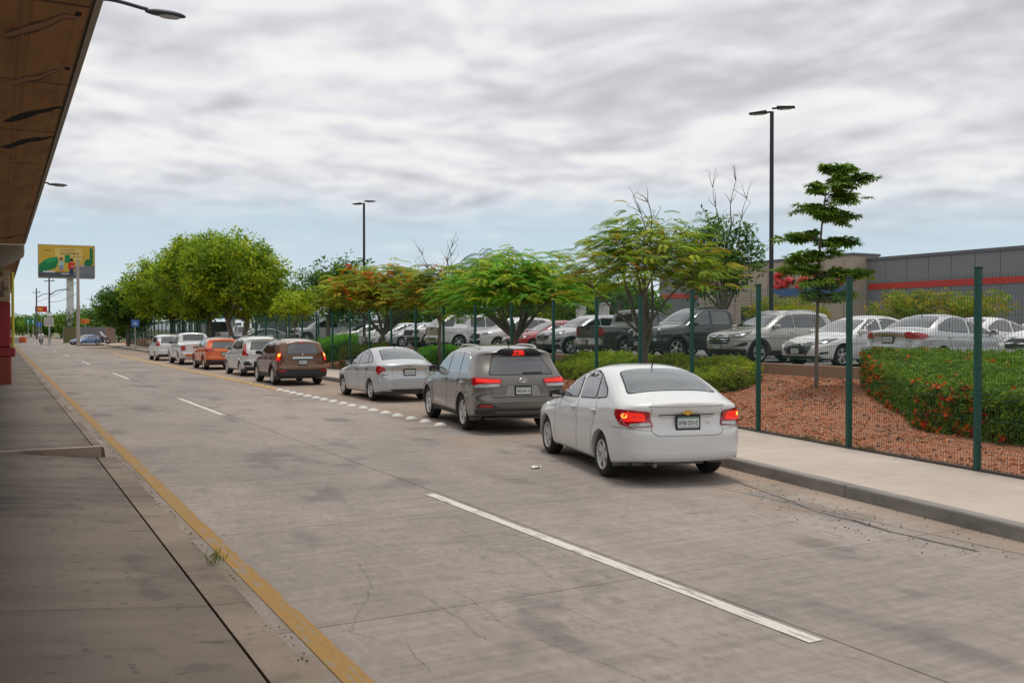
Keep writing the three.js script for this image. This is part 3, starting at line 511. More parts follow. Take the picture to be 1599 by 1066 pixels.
function emblem(car, map, y, w, h, dir, mat, shape = 'oval') {
  const c = map(0.001, y); let g;
  if (shape === 'oval') { g = new THREE.TorusGeometry(1, 0.16, 8, 28); g.scale(w / 2, h / 2, 0.04); const g2 = new THREE.TorusGeometry(0.5, 0.16, 6, 20); g2.scale(w / 2 * 0.8, h / 2, 0.04); g = merge([g, g2]); }
  else if (shape === 'ring') { g = new THREE.TorusGeometry(w / 2, w * 0.07, 8, 28); g = merge([g, box(w * 1.25, h * 0.22, 0.012)]); }
  else if (shape === 'bowtie') { const s = new THREE.Shape(); const a = w / 2, b = h / 2; s.moveTo(-a, b * 0.42); s.lineTo(-a * 0.34, b * 0.42); s.lineTo(-a * 0.28, b); s.lineTo(a * 0.42, b); s.lineTo(a * 0.36, b * 0.42); s.lineTo(a, b * 0.42); s.lineTo(a * 0.86, -b * 0.42); s.lineTo(a * 0.30, -b * 0.42); s.lineTo(a * 0.22, -b); s.lineTo(-a * 0.44, -b); s.lineTo(-a * 0.38, -b * 0.42); s.lineTo(-a * 0.92, -b * 0.42); g = new THREE.ExtrudeGeometry(s, { depth: 0.008, bevelEnabled: true, bevelSize: 0.003, bevelThickness: 0.003, bevelSegments: 1 }); }
  else if (shape === 'diamond') { g = new THREE.TorusGeometry(1, 0.26, 6, 4); g.scale(w / 2, h / 2, 0.04); }
  else { g = new THREE.TorusGeometry(w / 2, w * 0.09, 8, 28); }
  if (dir < 0) g.rotateY(Math.PI); g.translate(0, y, c[2] + dir * 0.016); mesh('emblem', g, mat, car);
}
// ---- body types, written for one length and height and stretched to others
function stretch(s, kz, ky, kw) {
  const P = a => a.map(([z, y]) => [z * kz, y * ky]);
  s.top = P(s.top); s.belt = P(s.belt); s.rear = s.rear.map(([y, d]) => [y * ky, d]); s.front = s.front.map(([y, d]) => [y * ky, d]); s.windows = s.windows.map(P);
  for (const k of ['windshield', 'backlightTop']) if (s[k]) s[k] = s[k].map(([x, z]) => [x * kw, z * kz]);
  if (s.backlight) s.backlight = s.backlight.map(([x, y]) => [x * kw, y * ky]);
  s.blackPillars = (s.blackPillars || []).map(P);
  s.zf *= kz; s.zr *= kz; s.w *= kw; s.axles = s.axles.map(a => a * kz); s.handles = P(s.handles); s.mirror = [s.mirror[0] * kz, s.mirror[1] * ky];
  s.seams = (s.seams || []).map(([w, p, b]) => [w, w === 'side' ? P(p) : w === 'top' ? p.map(([x, z]) => [x * kw, z * kz]) : p.map(([x, y]) => [x * kw, y * ky]), b]);
  if (s.rails) s.rails = [s.rails[0] * kz, s.rails[1] * kz, s.rails[2] * kw];
  s.parts = (s.parts || []).map(q => { q = q.slice(); q[2] = q[1] === 'side' ? P(q[2]) : q[1] === 'top' ? q[2].map(([x, z]) => [x * kw, z * kz]) : q[2].map(([x, y]) => [x * kw, y * ky]); return q; });
  return s;
}
function archRing(z, r, r0, r1) { const p = []; for (let k = 0; k <= 14; k++) { const a = Math.PI * (k / 14) * 1.08 - 0.125; p.push([z + Math.cos(a) * r1, r + Math.sin(a) * r1]); } for (let k = 14; k >= 0; k--) { const a = Math.PI * (k / 14) * 1.08 - 0.125; p.push([z + Math.cos(a) * r0, r + Math.sin(a) * r0]); } return p; }
function sedan(o = {}) {                                    // 4.30 long, 1.505 high
  return stretch({
    w: 0.8675, bot: 0.2, r: 0.302, axles: [-1.25, 1.25], zf: -2.08, zr: 2.22, lean: 0.36, rearRange: 0.42, frontRange: 0.5, flare: 0.012,
    top: [[-2.08, 0.62], [-1.98, 0.73], [-1.6, 0.87], [-1.0, 0.985], [-0.82, 1.03], [-0.15, 1.365], [0.2, 1.475], [0.6, 1.505], [1.0, 1.47], [1.38, 1.345], [1.72, 1.175], [1.88, 1.12], [2.1, 1.085], [2.22, 1.05]],
    belt: [[-2.08, 0.70], [-1, 0.90], [0.4, 0.965], [1.5, 1.02], [2.22, 1.0]], round: [[-2.08, 0.2], [-1.2, 0.16], [-0.5, 0.17], [0.4, 0.2], [1.2, 0.2], [1.8, 0.15], [2.22, 0.1]],
    rear: [[0.2, -0.14], [0.32, -0.03], [0.45, 0], [0.66, -0.005], [0.70, -0.035], [0.88, -0.085], [0.93, -0.06], [1.03, -0.045], [1.09, -0.09]], front: [[0.2, 0.12], [0.35, 0.03], [0.5, 0], [0.62, 0.03], [0.75, 0.12]],
    windshield: [[-0.63, -0.84], [0.63, -0.84], [0.50, -0.12], [-0.50, -0.12]], backlightTop: [[-0.50, 1.08], [0.50, 1.08], [0.63, 1.70], [-0.63, 1.70]],
    windows: [[[-0.66, 0.99], [0.165, 1.015], [0.165, 1.385], [0.02, 1.375], [-0.30, 1.21]], [[0.29, 1.02], [0.93, 1.05], [0.87, 1.36], [0.60, 1.395], [0.29, 1.39]], [[0.99, 1.055], [1.33, 1.09], [1.26, 1.19], [0.93, 1.345]]],
    handles: [[0.08, 0.87], [0.97, 0.89]], mirror: [-0.56, 0.965], antenna: [1.0],
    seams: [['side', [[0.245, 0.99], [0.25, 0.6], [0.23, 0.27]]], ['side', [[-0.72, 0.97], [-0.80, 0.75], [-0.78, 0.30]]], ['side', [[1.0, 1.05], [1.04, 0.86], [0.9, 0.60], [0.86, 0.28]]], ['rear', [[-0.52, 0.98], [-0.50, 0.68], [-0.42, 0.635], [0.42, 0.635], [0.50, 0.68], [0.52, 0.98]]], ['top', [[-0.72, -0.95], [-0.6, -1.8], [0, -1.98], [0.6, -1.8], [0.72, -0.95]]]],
    parts: [], ...o.base,
  }, o.kz || 1, o.ky || 1, o.kw || 1);
}
function suv(o = {}) {                                      // 4.78 long, 1.69 high
  return stretch({
    w: 0.945, bot: 0.25, r: 0.36, axles: [-1.39, 1.39], zf: -2.32, zr: 2.46, lean: 0.30, rearRange: 1.5, frontRange: 0.5, flare: 0.018, nr: 4.2, Dr: 0.5, n: 2.9, tyreW: 0.23,
    top: [[-2.32, 0.82], [-2.2, 0.93], [-1.8, 1.03], [-1.2, 1.12], [-0.98, 1.17], [-0.35, 1.50], [0.1, 1.64], [0.7, 1.69], [1.5, 1.675], [2.1, 1.63], [2.46, 1.59]],
    belt: [[-2.32, 0.85], [-1, 1.03], [0.5, 1.09], [1.6, 1.13], [2.46, 1.12]], round: [[-2.32, 0.2], [-1.2, 0.16], [0, 0.18], [1, 0.2], [2.46, 0.14]],
    rear: [[0.25, -0.16], [0.38, -0.03], [0.5, 0], [0.66, 0], [0.70, -0.04], [0.95, -0.06], [1.1, -0.11], [1.5, -0.40], [1.56, -0.36], [1.63, -0.42]], front: [[0.25, 0.14], [0.4, 0.03], [0.55, 0], [0.75, 0.02], [0.95, 0.1]],
    windshield: [[-0.68, -0.98], [0.68, -0.98], [0.55, -0.22], [-0.55, -0.22]], backlight: [[-0.70, 1.13], [0.70, 1.13], [0.60, 1.46], [-0.60, 1.46]],
    windows: [[[-0.80, 1.12], [0.18, 1.135], [0.18, 1.53], [-0.02, 1.515], [-0.38, 1.35]], [[0.27, 1.14], [1.05, 1.15], [1.05, 1.55], [0.27, 1.54]], [[1.12, 1.155], [1.72, 1.18], [1.56, 1.43], [1.42, 1.52], [1.12, 1.55]]],
    handles: [[0.06, 0.97], [0.95, 0.99]], mirror: [-0.66, 1.10], rails: [-0.05, 1.75, 0.60],
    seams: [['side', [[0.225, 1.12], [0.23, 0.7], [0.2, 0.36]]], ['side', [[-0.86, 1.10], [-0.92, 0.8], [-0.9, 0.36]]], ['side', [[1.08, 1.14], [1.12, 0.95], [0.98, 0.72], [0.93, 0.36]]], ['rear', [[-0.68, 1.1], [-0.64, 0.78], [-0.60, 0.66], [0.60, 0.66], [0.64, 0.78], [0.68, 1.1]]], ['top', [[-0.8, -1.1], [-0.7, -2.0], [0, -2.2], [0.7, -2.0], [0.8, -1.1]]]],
    parts: [], ...o.base,
  }, o.kz || 1, o.ky || 1, o.kw || 1);
}
function pickup(o = {}) {                                   // 5.30 long, 1.82 high, double cab
  return stretch({
    w: 0.93, bot: 0.34, r: 0.385, axles: [-1.62, 1.52], zf: -2.58, zr: 2.72, lean: 0.26, rearRange: 0.4, frontRange: 0.4, flare: 0.03, nr: 7, Dr: 0.3, nf: 3.4, Df: 0.6, n: 3, tyreW: 0.25, rearLift: 0.4,
    top: [[-2.58, 0.98], [-2.45, 1.08], [-2.0, 1.13], [-1.35, 1.18], [-1.18, 1.22], [-0.6, 1.60], [-0.2, 1.77], [0.3, 1.82], [0.75, 1.80], [0.93, 1.72], [1.0, 1.30], [1.03, 1.22], [1.2, 1.19], [2.72, 1.19]],
    belt: [[-2.58, 1.0], [-1, 1.12], [1, 1.16], [2.72, 1.16]], round: [[-2.58, 0.16], [-1.2, 0.14], [-0.3, 0.2], [0.8, 0.2], [1.05, 0.07], [2.72, 0.05]],
    rear: [[0.34, -0.1], [0.45, 0], [0.66, 0], [0.70, -0.09], [1.19, -0.07]], front: [[0.34, 0.14], [0.5, 0.0], [0.72, 0], [0.8, 0.03], [1.05, 0.09]],
    windshield: [[-0.68, -1.18], [0.68, -1.18], [0.56, -0.42], [-0.56, -0.42]],
    windows: [[[-0.98, 1.18], [-0.10, 1.19], [-0.10, 1.65], [-0.28, 1.63], [-0.62, 1.46]], [[0.0, 1.19], [0.80, 1.19], [0.78, 1.60], [0.60, 1.66], [0.0, 1.66]]],
    handles: [[-0.22, 1.05], [0.7, 1.05]], mirror: [-0.84, 1.17], bed: [1.12, 2.50, 0.72, 0.74],
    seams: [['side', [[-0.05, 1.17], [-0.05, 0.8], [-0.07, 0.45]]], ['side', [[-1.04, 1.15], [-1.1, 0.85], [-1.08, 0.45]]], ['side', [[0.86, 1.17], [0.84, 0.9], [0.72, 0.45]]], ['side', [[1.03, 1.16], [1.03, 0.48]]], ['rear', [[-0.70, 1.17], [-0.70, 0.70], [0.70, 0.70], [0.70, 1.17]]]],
    parts: [], ...o.base,
  }, o.kz || 1, o.ky || 1, o.kw || 1);
}
// ---------------------------------------------------------------- the row of cars at the kerb
const ROW = 'cars queued along the kerb';
const white = paint(0.74, 0.74, 0.73), silver = paint(0.50, 0.51, 0.52, 0.35, 0.35), taupe = paint(0.165, 0.15, 0.13, 0.45, 0.32), brown = paint(0.15, 0.055, 0.014, 0.15, 0.34), orange = paint(0.80, 0.13, 0.006, 0.0, 0.34), black = paint(0.02, 0.024, 0.026, 0.1, 0.25), beigeSilver = paint(0.46, 0.45, 0.42, 0.3, 0.35), red = paint(0.42, 0.02, 0.018), olive = paint(0.07, 0.072, 0.058, 0.2, 0.35), champagne = paint(0.62, 0.61, 0.58, 0.15, 0.36), blue = paint(0.05, 0.15, 0.32);
function cladding(s, y1, grow = 0.075) {                    // dark lower band and wheel arch lips
  for (const a of s.axles) s.parts.push(['arch_trim', 'side', archRing(a, s.r, s.r + 0.047, s.r + 0.047 + grow), M.trim, 0, 0.012]);
  s.parts.push(['sill_trim', 'side', [[s.axles[0] + s.r + 0.06, s.bot + 0.03], [s.axles[1] - s.r - 0.06, s.bot + 0.03], [s.axles[1] - s.r - 0.06, y1], [s.axles[0] + s.r + 0.06, y1]], M.trim, 0.02, 0.012]);
}
{ // white sedan
  const s = sedan({}); s.paint = white; s.rim = 'twin'; s.rearGlass = M.glassCabinLight;
  s.mirrorMat = M.trim;
  s.parts.push(
    ['tail_light', 'rear', [[0.47, 0.755], [0.54, 0.945], [0.80, 0.965], [1.13, 0.96], [1.13, 0.885], [0.92, 0.775], [0.78, 0.735]], M.red, 0.02, 0.012, true],
    ['reverse_light', 'rear', [[0.49, 0.765], [0.51, 0.80], [0.76, 0.79], [0.80, 0.755], [0.74, 0.743]], M.lens, 0.01, 0.016, true],
    ['brake_glow', 'rear', [[0.56, 0.82], [0.60, 0.925], [0.86, 0.935], [0.98, 0.90], [0.86, 0.81]], M.brake, 0.04, 0.0145, true],
    ['brake_bulb', 'rear', [[0.82, 0.86], [0.82, 0.91], [0.91, 0.915], [0.93, 0.88], [0.89, 0.855]], M.bulb, 0.02, 0.0165, true],
    ['plate_recess_lip', 'rear', [[-0.40, 0.90], [0.40, 0.90], [0.36, 0.875], [-0.36, 0.875]], 'paint', 0.008, 0.018],
    ['boot_lip', 'rear', [[-0.60, 1.045], [0.60, 1.045], [0.60, 1.01], [-0.60, 1.01]], 'paint', 0.012, 0.014],
    ['bumper_lower_panel', 'rear', [[-0.72, 0.35], [0.72, 0.35], [0.80, 0.40], [0.76, 0.415], [-0.76, 0.415], [-0.80, 0.40]], 'paint', 0.02, 0.016],
    ['headlight', 'front', [[0.55, 0.62], [1.0, 0.74], [1.1, 0.80], [0.62, 0.70]], M.lens, 0.02, 0.01, true], ['grille', 'front', [[-0.45, 0.42], [0.45, 0.42], [0.5, 0.62], [-0.5, 0.62]], M.trim, 0.04, 0.01]);
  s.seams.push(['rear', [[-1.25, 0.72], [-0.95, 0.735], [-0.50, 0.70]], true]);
  s.seams = s.seams.map(q => q);
  s.plateRear = [0.80, 'VFB-731-C', 0.03]; s.exhaust = [-0.45, 0.26];
  s.extra = (car, sh, m) => { emblem(car, m.rear, 0.925, 0.15, 0.055, 1, M.gold, 'bowtie'); const b = m.rear(0.30, 0.80); mesh('badge', rbox(0.05, 0.02, 0.012, 0.004, b[0], b[1], b[2] + 0.008), M.chrome, car); };
  const car = buildCar('parked_sedan', 'white sedan with lit brake lights last in the kerbside queue', 'car', s, ROW);
  place(car, 7.525 + 0.79, -11.75, 0.235);
}
{ // grey brown sport utility
  const s = suv({}); s.paint = taupe; s.rim = 'twin'; s.chromeSeal = true; s.mirrorMat = M.trim; s.glass = M.glass;
  cladding(s, 0.36, 0.0); s.parts = s.parts.filter(p => p[0] !== 'arch_trim');
  s.parts.push(
    ['tail_light', 'rear', [[0.44, 0.965], [0.43, 1.045], [0.72, 1.075], [1.10, 1.085], [1.16, 1.05], [1.02, 0.93], [0.92, 0.90], [0.52, 0.90]], M.red, 0.02, 0.016, true],
    ['reverse_light', 'rear', [[0.50, 0.905], [0.47, 0.955], [0.88, 0.955], [0.98, 0.91], [0.90, 0.895]], M.lens, 0.01, 0.02, true],
    ['brake_glow', 'rear', [[0.47, 0.985], [0.47, 1.03], [0.95, 1.055], [0.95, 0.985]], M.brake, 0.015, 0.0185, true],
    ['spoiler', 'rear', [[-0.66, 1.50], [0.66, 1.50], [0.60, 1.585], [-0.60, 1.585]], M.rubber, 0.03, 0.05],
    ['high_brake_light', 'rear', [[-0.18, 1.535], [0.18, 1.535], [0.17, 1.57], [-0.17, 1.57]], M.brake, 0.01, 0.058],
    ['plate_panel', 'rear', [[-0.36, 0.735], [0.36, 0.735], [0.30, 0.92], [-0.30, 0.92]], paint(0.30, 0.28, 0.25, 0.4, 0.3), 0.03, 0.006],
    ['hatch_fold', 'rear', [[-0.60, 0.69], [0.60, 0.69], [0.62, 0.725], [-0.62, 0.725]], 'paint', 0.012, 0.03],
    ['fog_recess', 'rear', [[0.48, 0.505], [0.98, 0.50], [0.90, 0.585], [0.66, 0.59]], M.trim, 0.02, 0.010, true], ['reflector', 'rear', [[0.60, 0.525], [0.90, 0.52], [0.86, 0.562], [0.64, 0.565]], M.red, 0.01, 0.018, true],
    ['bumper_trim', 'rear', [[-1.0, 0.385], [1.0, 0.385], [1.0, 0.475], [0.5, 0.49], [-0.5, 0.49], [-1.0, 0.475]], M.trim, 0.02, 0.016], ['skid_plate', 'rear', [[-0.55, 0.405], [0.55, 0.405], [0.62, 0.44], [-0.62, 0.44]], M.alloyDark, 0.01, 0.024],
    ['wiper', 'rear', [[0.02, 1.135], [0.46, 1.15], [0.46, 1.17], [0.02, 1.165]], M.rubber, 0.008, 0.02],
    ['headlight', 'front', [[0.55, 0.80], [1.05, 0.88], [1.2, 0.95], [0.62, 0.88]], M.lens, 0.02, 0.01, true]);
  s.plateRear = [0.825, 'VKH-86-14', 0.02];
  s.antenna = [1.55];
  s.extra = (car, sh, m) => emblem(car, m.rear, 1.02, 0.15, 0.075, 1, M.chrome);
  const car = buildCar('parked_suv', 'grey brown sport utility with dark tinted rear window in the kerbside queue', 'car', s, ROW);
  place(car, 8.42 + 0.83, -18.25, 0.165);
}
{ // silver sedan
  const s = sedan({ kz: 1.04, ky: 1.0, kw: 0.98 }); s.paint = silver; s.rim = 'five'; s.rearGlass = M.glassCabinLight; s.mirrorMat = M.trim; s.handleMat = M.trim;
  s.parts.push(['tail_light', 'rear', [[0.60, 0.76], [0.62, 0.80], [0.74, 0.95], [0.95, 1.0], [1.12, 1.0], [1.12, 0.90], [0.98, 0.76]], M.red, 0.02, 0.014, true], ['reverse_light', 'rear', [[0.60, 0.765], [0.66, 0.86], [0.80, 0.84], [0.86, 0.765]], M.lens, 0.02, 0.018, true], ['plate_bar', 'rear', [[-0.42, 0.945], [0.42, 0.945], [0.42, 0.915], [-0.42, 0.915]], M.chrome, 0.01, 0.016], ['bumper_trim', 'rear', [[-0.5, 0.31], [0.5, 0.31], [0.58, 0.36], [-0.58, 0.36]], M.trim, 0.02, 0.014]);
  s.plateRear = [0.82, 'VGM-29-03', 0.03]; s.extra = (car, sh, m) => emblem(car, m.rear, 0.985, 0.085, 0.085, 1, M.chrome, 'ring');
  const car = buildCar('parked_sedan', 'silver sedan with pale cabin light painted into its untinted rear window in the kerbside queue', 'car', s, ROW);
  place(car, 9.2 + 0.82, -26.5, 0.03);
}
{ // brown compact utility
  const s = suv({ kz: 0.908, ky: 0.985, kw: 0.963, base: { lean: 0.22, nr: 4.6, rails: [-0.05, 1.7, 0.62], rear: [[0.25, -0.12], [0.38, 0], [0.66, 0], [0.72, -0.06], [1.1, -0.10], [1.5, -0.24], [1.63, -0.30]], backlight: [[-0.63, 1.15], [0.63, 1.15], [0.56, 1.50], [-0.56, 1.50]] } }); s.r = 0.345; s.paint = brown; s.rim = 'twin'; s.mirrorMat = M.trim; s.railMat = M.trim;
  cladding(s, 0.42, 0.05);
  s.parts.push(['tail_light', 'rear', [[0.78, 0.86], [0.76, 1.20], [0.88, 1.22], [1.02, 1.18], [1.02, 0.86]], M.red, 0.03, 0.018, true], ['tail_lamp_glow', 'rear', [[0.81, 0.90], [0.81, 1.12], [0.96, 1.12], [0.96, 0.90]], M.brake, 0.03, 0.022, true], ['brake_bulb', 'rear', [[0.82, 1.03], [0.82, 1.14], [0.92, 1.14], [0.92, 1.03]], M.bulb, 0.03, 0.024, true], ['hatch_bar', 'rear', [[-0.38, 0.955], [0.38, 0.955], [0.36, 1.02], [-0.36, 1.02]], M.chrome, 0.02, 0.03], ['bumper_trim', 'rear', [[-1.05, 0.34], [1.05, 0.34], [1.05, 0.55], [0.6, 0.58], [-0.6, 0.58], [-1.05, 0.55]], M.trim, 0.03, 0.03], ['reflector', 'rear', [[0.62, 0.50], [0.86, 0.50], [0.86, 0.555], [0.62, 0.555]], M.red, 0.01, 0.038, true], ['high_brake_light', 'rear', [[-0.07, 1.53], [0.07, 1.53], [0.06, 1.56], [-0.06, 1.56]], M.brake, 0.008, 0.012]);
  s.plateRear = [0.83, 'VJB-51-70', 0.025]; s.extra = (car, sh, m) => emblem(car, m.rear, 1.085, 0.07, 0.10, 1, M.chrome, 'diamond');
  const car = buildCar('parked_suv', 'dark brown compact utility with orange lit tail lamps in the kerbside queue', 'car', s, ROW);
  place(car, 8.72 + 0.84, -35.3, 0.02);
}
{ // silver people carrier
  const s = suv({ kz: 0.935, ky: 1.01, kw: 0.93, base: { lean: 0.24 } }); s.r = 0.32; s.paint = champagne; s.rim = 'twin'; s.railMat = M.alloy;
  s.parts.push(['tail_light', 'rear', [[0.70, 0.90], [0.70, 0.97], [0.80, 0.99], [0.84, 1.38], [0.96, 1.40], [1.10, 1.05], [1.10, 0.90]], M.red, 0.02, 0.018, true], ['garnish', 'rear', [[-0.55, 0.94], [0.55, 0.94], [0.55, 0.97], [-0.55, 0.97]], M.chrome, 0.01, 0.02], ['bumper_insert', 'rear', [[0.55, 0.48], [0.95, 0.48], [0.95, 0.62], [0.70, 0.66]], M.trim, 0.03, 0.016, true], ['bumper_trim', 'rear', [[-0.9, 0.34], [0.9, 0.34], [0.9, 0.42], [-0.9, 0.42]], M.trim, 0.02, 0.016]);
  s.plateRear = [0.80, '', 0.02];
  const car = buildCar('parked_minivan', 'silver people carrier with tall L-shaped red tail lights in the kerbside queue', 'car', s, ROW);
  place(car, 9.14 + 0.80, -42.5, 0);
}
{ // orange crossover
  const s = suv({ kz: 0.90, ky: 0.945, kw: 0.93, base: { rails: [-0.05, 1.7, 0.62] } }); s.r = 0.33; s.paint = orange; s.rim = 'five'; s.railMat = M.alloy;
  cladding(s, 0.42, 0.06);
  s.parts.push(['roof_panel', 'top', [[-0.62, -0.18], [0.62, -0.18], [0.66, 0.6], [0.62, 1.75], [-0.62, 1.75], [-0.66, 0.6]], champagne, 0.1, 0.008], ['pillar_panel', 'side', [[1.0, 1.30], [1.35, 1.15], [1.70, 1.12], [1.62, 1.42], [1.15, 1.47]], champagne, 0.03, 0.007], ['tail_light', 'rear', [[0.46, 0.93], [0.60, 1.05], [1.15, 1.08], [1.20, 1.0], [0.85, 0.92]], M.red, 0.02, 0.018, true], ['bumper_trim', 'rear', [[-0.95, 0.34], [0.95, 0.34], [0.95, 0.52], [0.5, 0.50], [-0.5, 0.50], [-0.95, 0.52]], M.trim, 0.02, 0.018]);
  s.windows = s.windows.slice(0, 2);
  s.plateRear = [0.78, '', 0.02];
  const car = buildCar('parked_suv', 'bright orange crossover with a pale roof in the kerbside queue', 'car', s, ROW);
  place(car, 9.0 + 0.80, -49.9, 0);
}
let streetPickup;
{ // white pickup
  const s = pickup({}); s.paint = white; s.rim = 'five'; s.mirrorMat = M.trim;
  s.parts.push(['tail_light', 'rear', [[0.74, 0.82], [0.74, 1.08], [0.98, 1.08], [0.98, 0.82]], M.red, 0.02, 0.02, true], ['bumper', 'rear', [[-0.98, 0.48], [0.98, 0.48], [0.98, 0.64], [0.3, 0.64], [0.26, 0.58], [-0.26, 0.58], [-0.3, 0.64], [-0.98, 0.64]], M.chrome, 0.02, 0.06], ['tailgate_handle', 'rear', [[-0.12, 1.03], [0.12, 1.03], [0.12, 1.10], [-0.12, 1.10]], M.trim, 0.01, 0.02],
    ['rear_window', 'top', [[-0.56, 0.935], [0.56, 0.935], [0.58, 0.99], [-0.58, 0.99]], M.glass, 0.01, 0.008],
    ['headlight', 'front', [[0.60, 0.82], [1.05, 0.84], [1.1, 1.02], [0.62, 0.98]], M.lens, 0.03, 0.012, true], ['grille', 'front', [[-0.55, 0.72], [0.55, 0.72], [0.56, 1.0], [-0.56, 1.0]], M.trim, 0.03, 0.012], ['front_bumper', 'front', [[-1.0, 0.46], [1.0, 0.46], [1.0, 0.66], [-1.0, 0.66]], M.trim, 0.03, 0.02]);
  s.plateRear = [0.56, '', 0.08];
  streetPickup = buildCar('parked_pickup', 'white double cab pickup with red tail lamps in the kerbside queue', 'pickup', s, ROW);
  place(streetPickup, 9.07 + 0.80, -57.6, 0);
}
{ // white small people carrier at the head
  const s = suv({ kz: 0.90, ky: 1.0, kw: 0.90, base: { lean: 0.2, rails: undefined } }); s.r = 0.31; s.paint = white; s.rim = 'five';
  s.parts.push(['tail_light', 'rear', [[0.68, 0.96], [0.66, 1.06], [0.78, 1.26], [0.92, 1.28], [1.05, 1.10], [1.0, 0.96]], M.red, 0.02, 0.018, true], ['bumper_trim', 'rear', [[-0.8, 0.34], [0.8, 0.34], [0.8, 0.42], [-0.8, 0.42]], M.trim, 0.02, 0.016]);
  s.plateRear = [0.80, '', 0.02];
  const car = buildCar('parked_minivan', 'white small people carrier at the head of the kerbside queue', 'car', s, ROW);
  place(car, 8.85 + 0.78, -65.3, 0);
}
// ---------------------------------------------------------------- the car park
const PARK = 'cars in the raised car park';
const WEST = -Math.PI / 2, EAST = Math.PI / 2;
function recolor(o, from, to) { o.traverse(c => { if (c.isMesh && c.material === from) c.material = to; }); return o; }
function copyCar(src, label, group, from, to) { const c = src.clone(); c.name = numbered(src.name.replace(/_\d{3}$/, '')); c.userData = { ...src.userData, label, group }; if (from) recolor(c, from, to); scene.add(c); return c; }
const X0 = LOTX + 0.55;                                    // bumpers stop here
function frontHeads(s, y0, y1) { s.parts.push(['headlight', 'front', [[0.55, y0], [1.05, y0 + 0.07], [1.25, y1 + 0.04], [0.62, y1]], M.lens, 0.02, 0.012, true], ['headlight_core', 'front', [[0.66, y0 + 0.025], [1.0, y0 + 0.08], [1.1, y1], [0.72, y1 - 0.02]], M.lampDark, 0.015, 0.015, true]); }
let sentra, silverSuv, whiteSuv;
{ // white sedan, bold black grille, nose to the fence
  const s = sedan({ kz: 1.075, ky: 0.965, kw: 1.045 }); s.r = 0.316; s.paint = white; s.rim = 'twin'; s.rimMat = M.alloy;
  s.parts.push(['grille', 'front', [[-0.40, 0.66], [-0.30, 0.36], [0.30, 0.36], [0.40, 0.66]], M.trim, 0.04, 0.012], ['grille_wing', 'front', [[0.38, 0.655], [0.28, 0.34], [0.36, 0.34], [0.58, 0.60], [0.62, 0.66]], M.lampDark, 0.02, 0.014, true],
    ['headlight', 'front', [[0.56, 0.61], [0.98, 0.68], [1.42, 0.80], [1.0, 0.755], [0.60, 0.68]], M.lampDark, 0.02, 0.012, true], ['headlight_core', 'front', [[0.64, 0.635], [0.9, 0.68], [0.9, 0.72], [0.66, 0.675]], M.lens, 0.01, 0.016, true], ['fog_recess', 'front', [[0.72, 0.36], [1.0, 0.39], [1.0, 0.44], [0.78, 0.42]], M.trim, 0.02, 0.01, true], ['lower_intake', 'front', [[-0.7, 0.26], [0.7, 0.26], [0.8, 0.31], [-0.8, 0.31]], M.trim, 0.02, 0.012]);
  s.plateFront = [0.455, '', 0.03]; s.extra = (car, sh, m) => emblem(car, m.front, 0.60, 0.11, 0.11, -1, M.chrome, 'ring');
  sentra = buildCar('parked_sedan', 'white sedan with a black trapezoid grille facing the fence in the car park', 'car', s, PARK);
  place(sentra, X0 + 2.24, -19.45, WEST, LOT);
}
{ // pale silver utility, hexagonal slatted grille
  const s = suv({ kz: 0.938, ky: 0.98, kw: 0.98 }); s.r = 0.345; s.paint = beigeSilver; s.rim = 'twin'; s.railMat = M.alloy; cladding(s, 0.40, 0.06);
  s.parts.push(['grille', 'front', [[-0.50, 0.88], [-0.56, 0.80], [-0.40, 0.60], [0.40, 0.60], [0.56, 0.80], [0.50, 0.88]], M.trim, 0.03, 0.012]);
  for (const y of [0.66, 0.735, 0.81]) s.parts.push(['grille_bar', 'front', [[-0.42 - (y - 0.6) * 0.4, y - 0.012], [0.42 + (y - 0.6) * 0.4, y - 0.012], [0.42 + (y - 0.6) * 0.4, y + 0.012], [-0.42 - (y - 0.6) * 0.4, y + 0.012]], M.chrome, 0.006, 0.022]);
  s.parts.push(['headlight', 'front', [[0.58, 0.80], [0.90, 0.82], [1.20, 0.92], [1.42, 1.01], [1.0, 0.935], [0.62, 0.885]], M.lampDark, 0.02, 0.012, true], ['headlight_core', 'front', [[0.70, 0.825], [0.92, 0.84], [1.05, 0.90], [0.74, 0.875]], M.lens, 0.015, 0.016, true], ['fog_recess', 'front', [[0.62, 0.53], [0.98, 0.53], [1.10, 0.63], [0.98, 0.66]], M.trim, 0.03, 0.012, true], ['running_light', 'front', [[0.66, 0.47], [1.02, 0.48], [1.10, 0.53], [0.68, 0.505]], M.lens, 0.01, 0.014, true], ['lower_trim', 'front', [[-1.05, 0.30], [1.05, 0.30], [1.0, 0.44], [-1.0, 0.44]], M.trim, 0.03, 0.014]);
  s.plateFront = [0.52, '', 0.03]; s.extra = (car, sh, m) => emblem(car, m.front, 0.80, 0.15, 0.08, -1, M.chrome);
  silverSuv = buildCar('parked_suv', 'pale silver utility with a slatted grille facing the fence beside the black pickup', 'car', s, PARK);
  place(silverSuv, X0 + 2.22, -22.75, WEST, LOT);
}
let blackPickup;
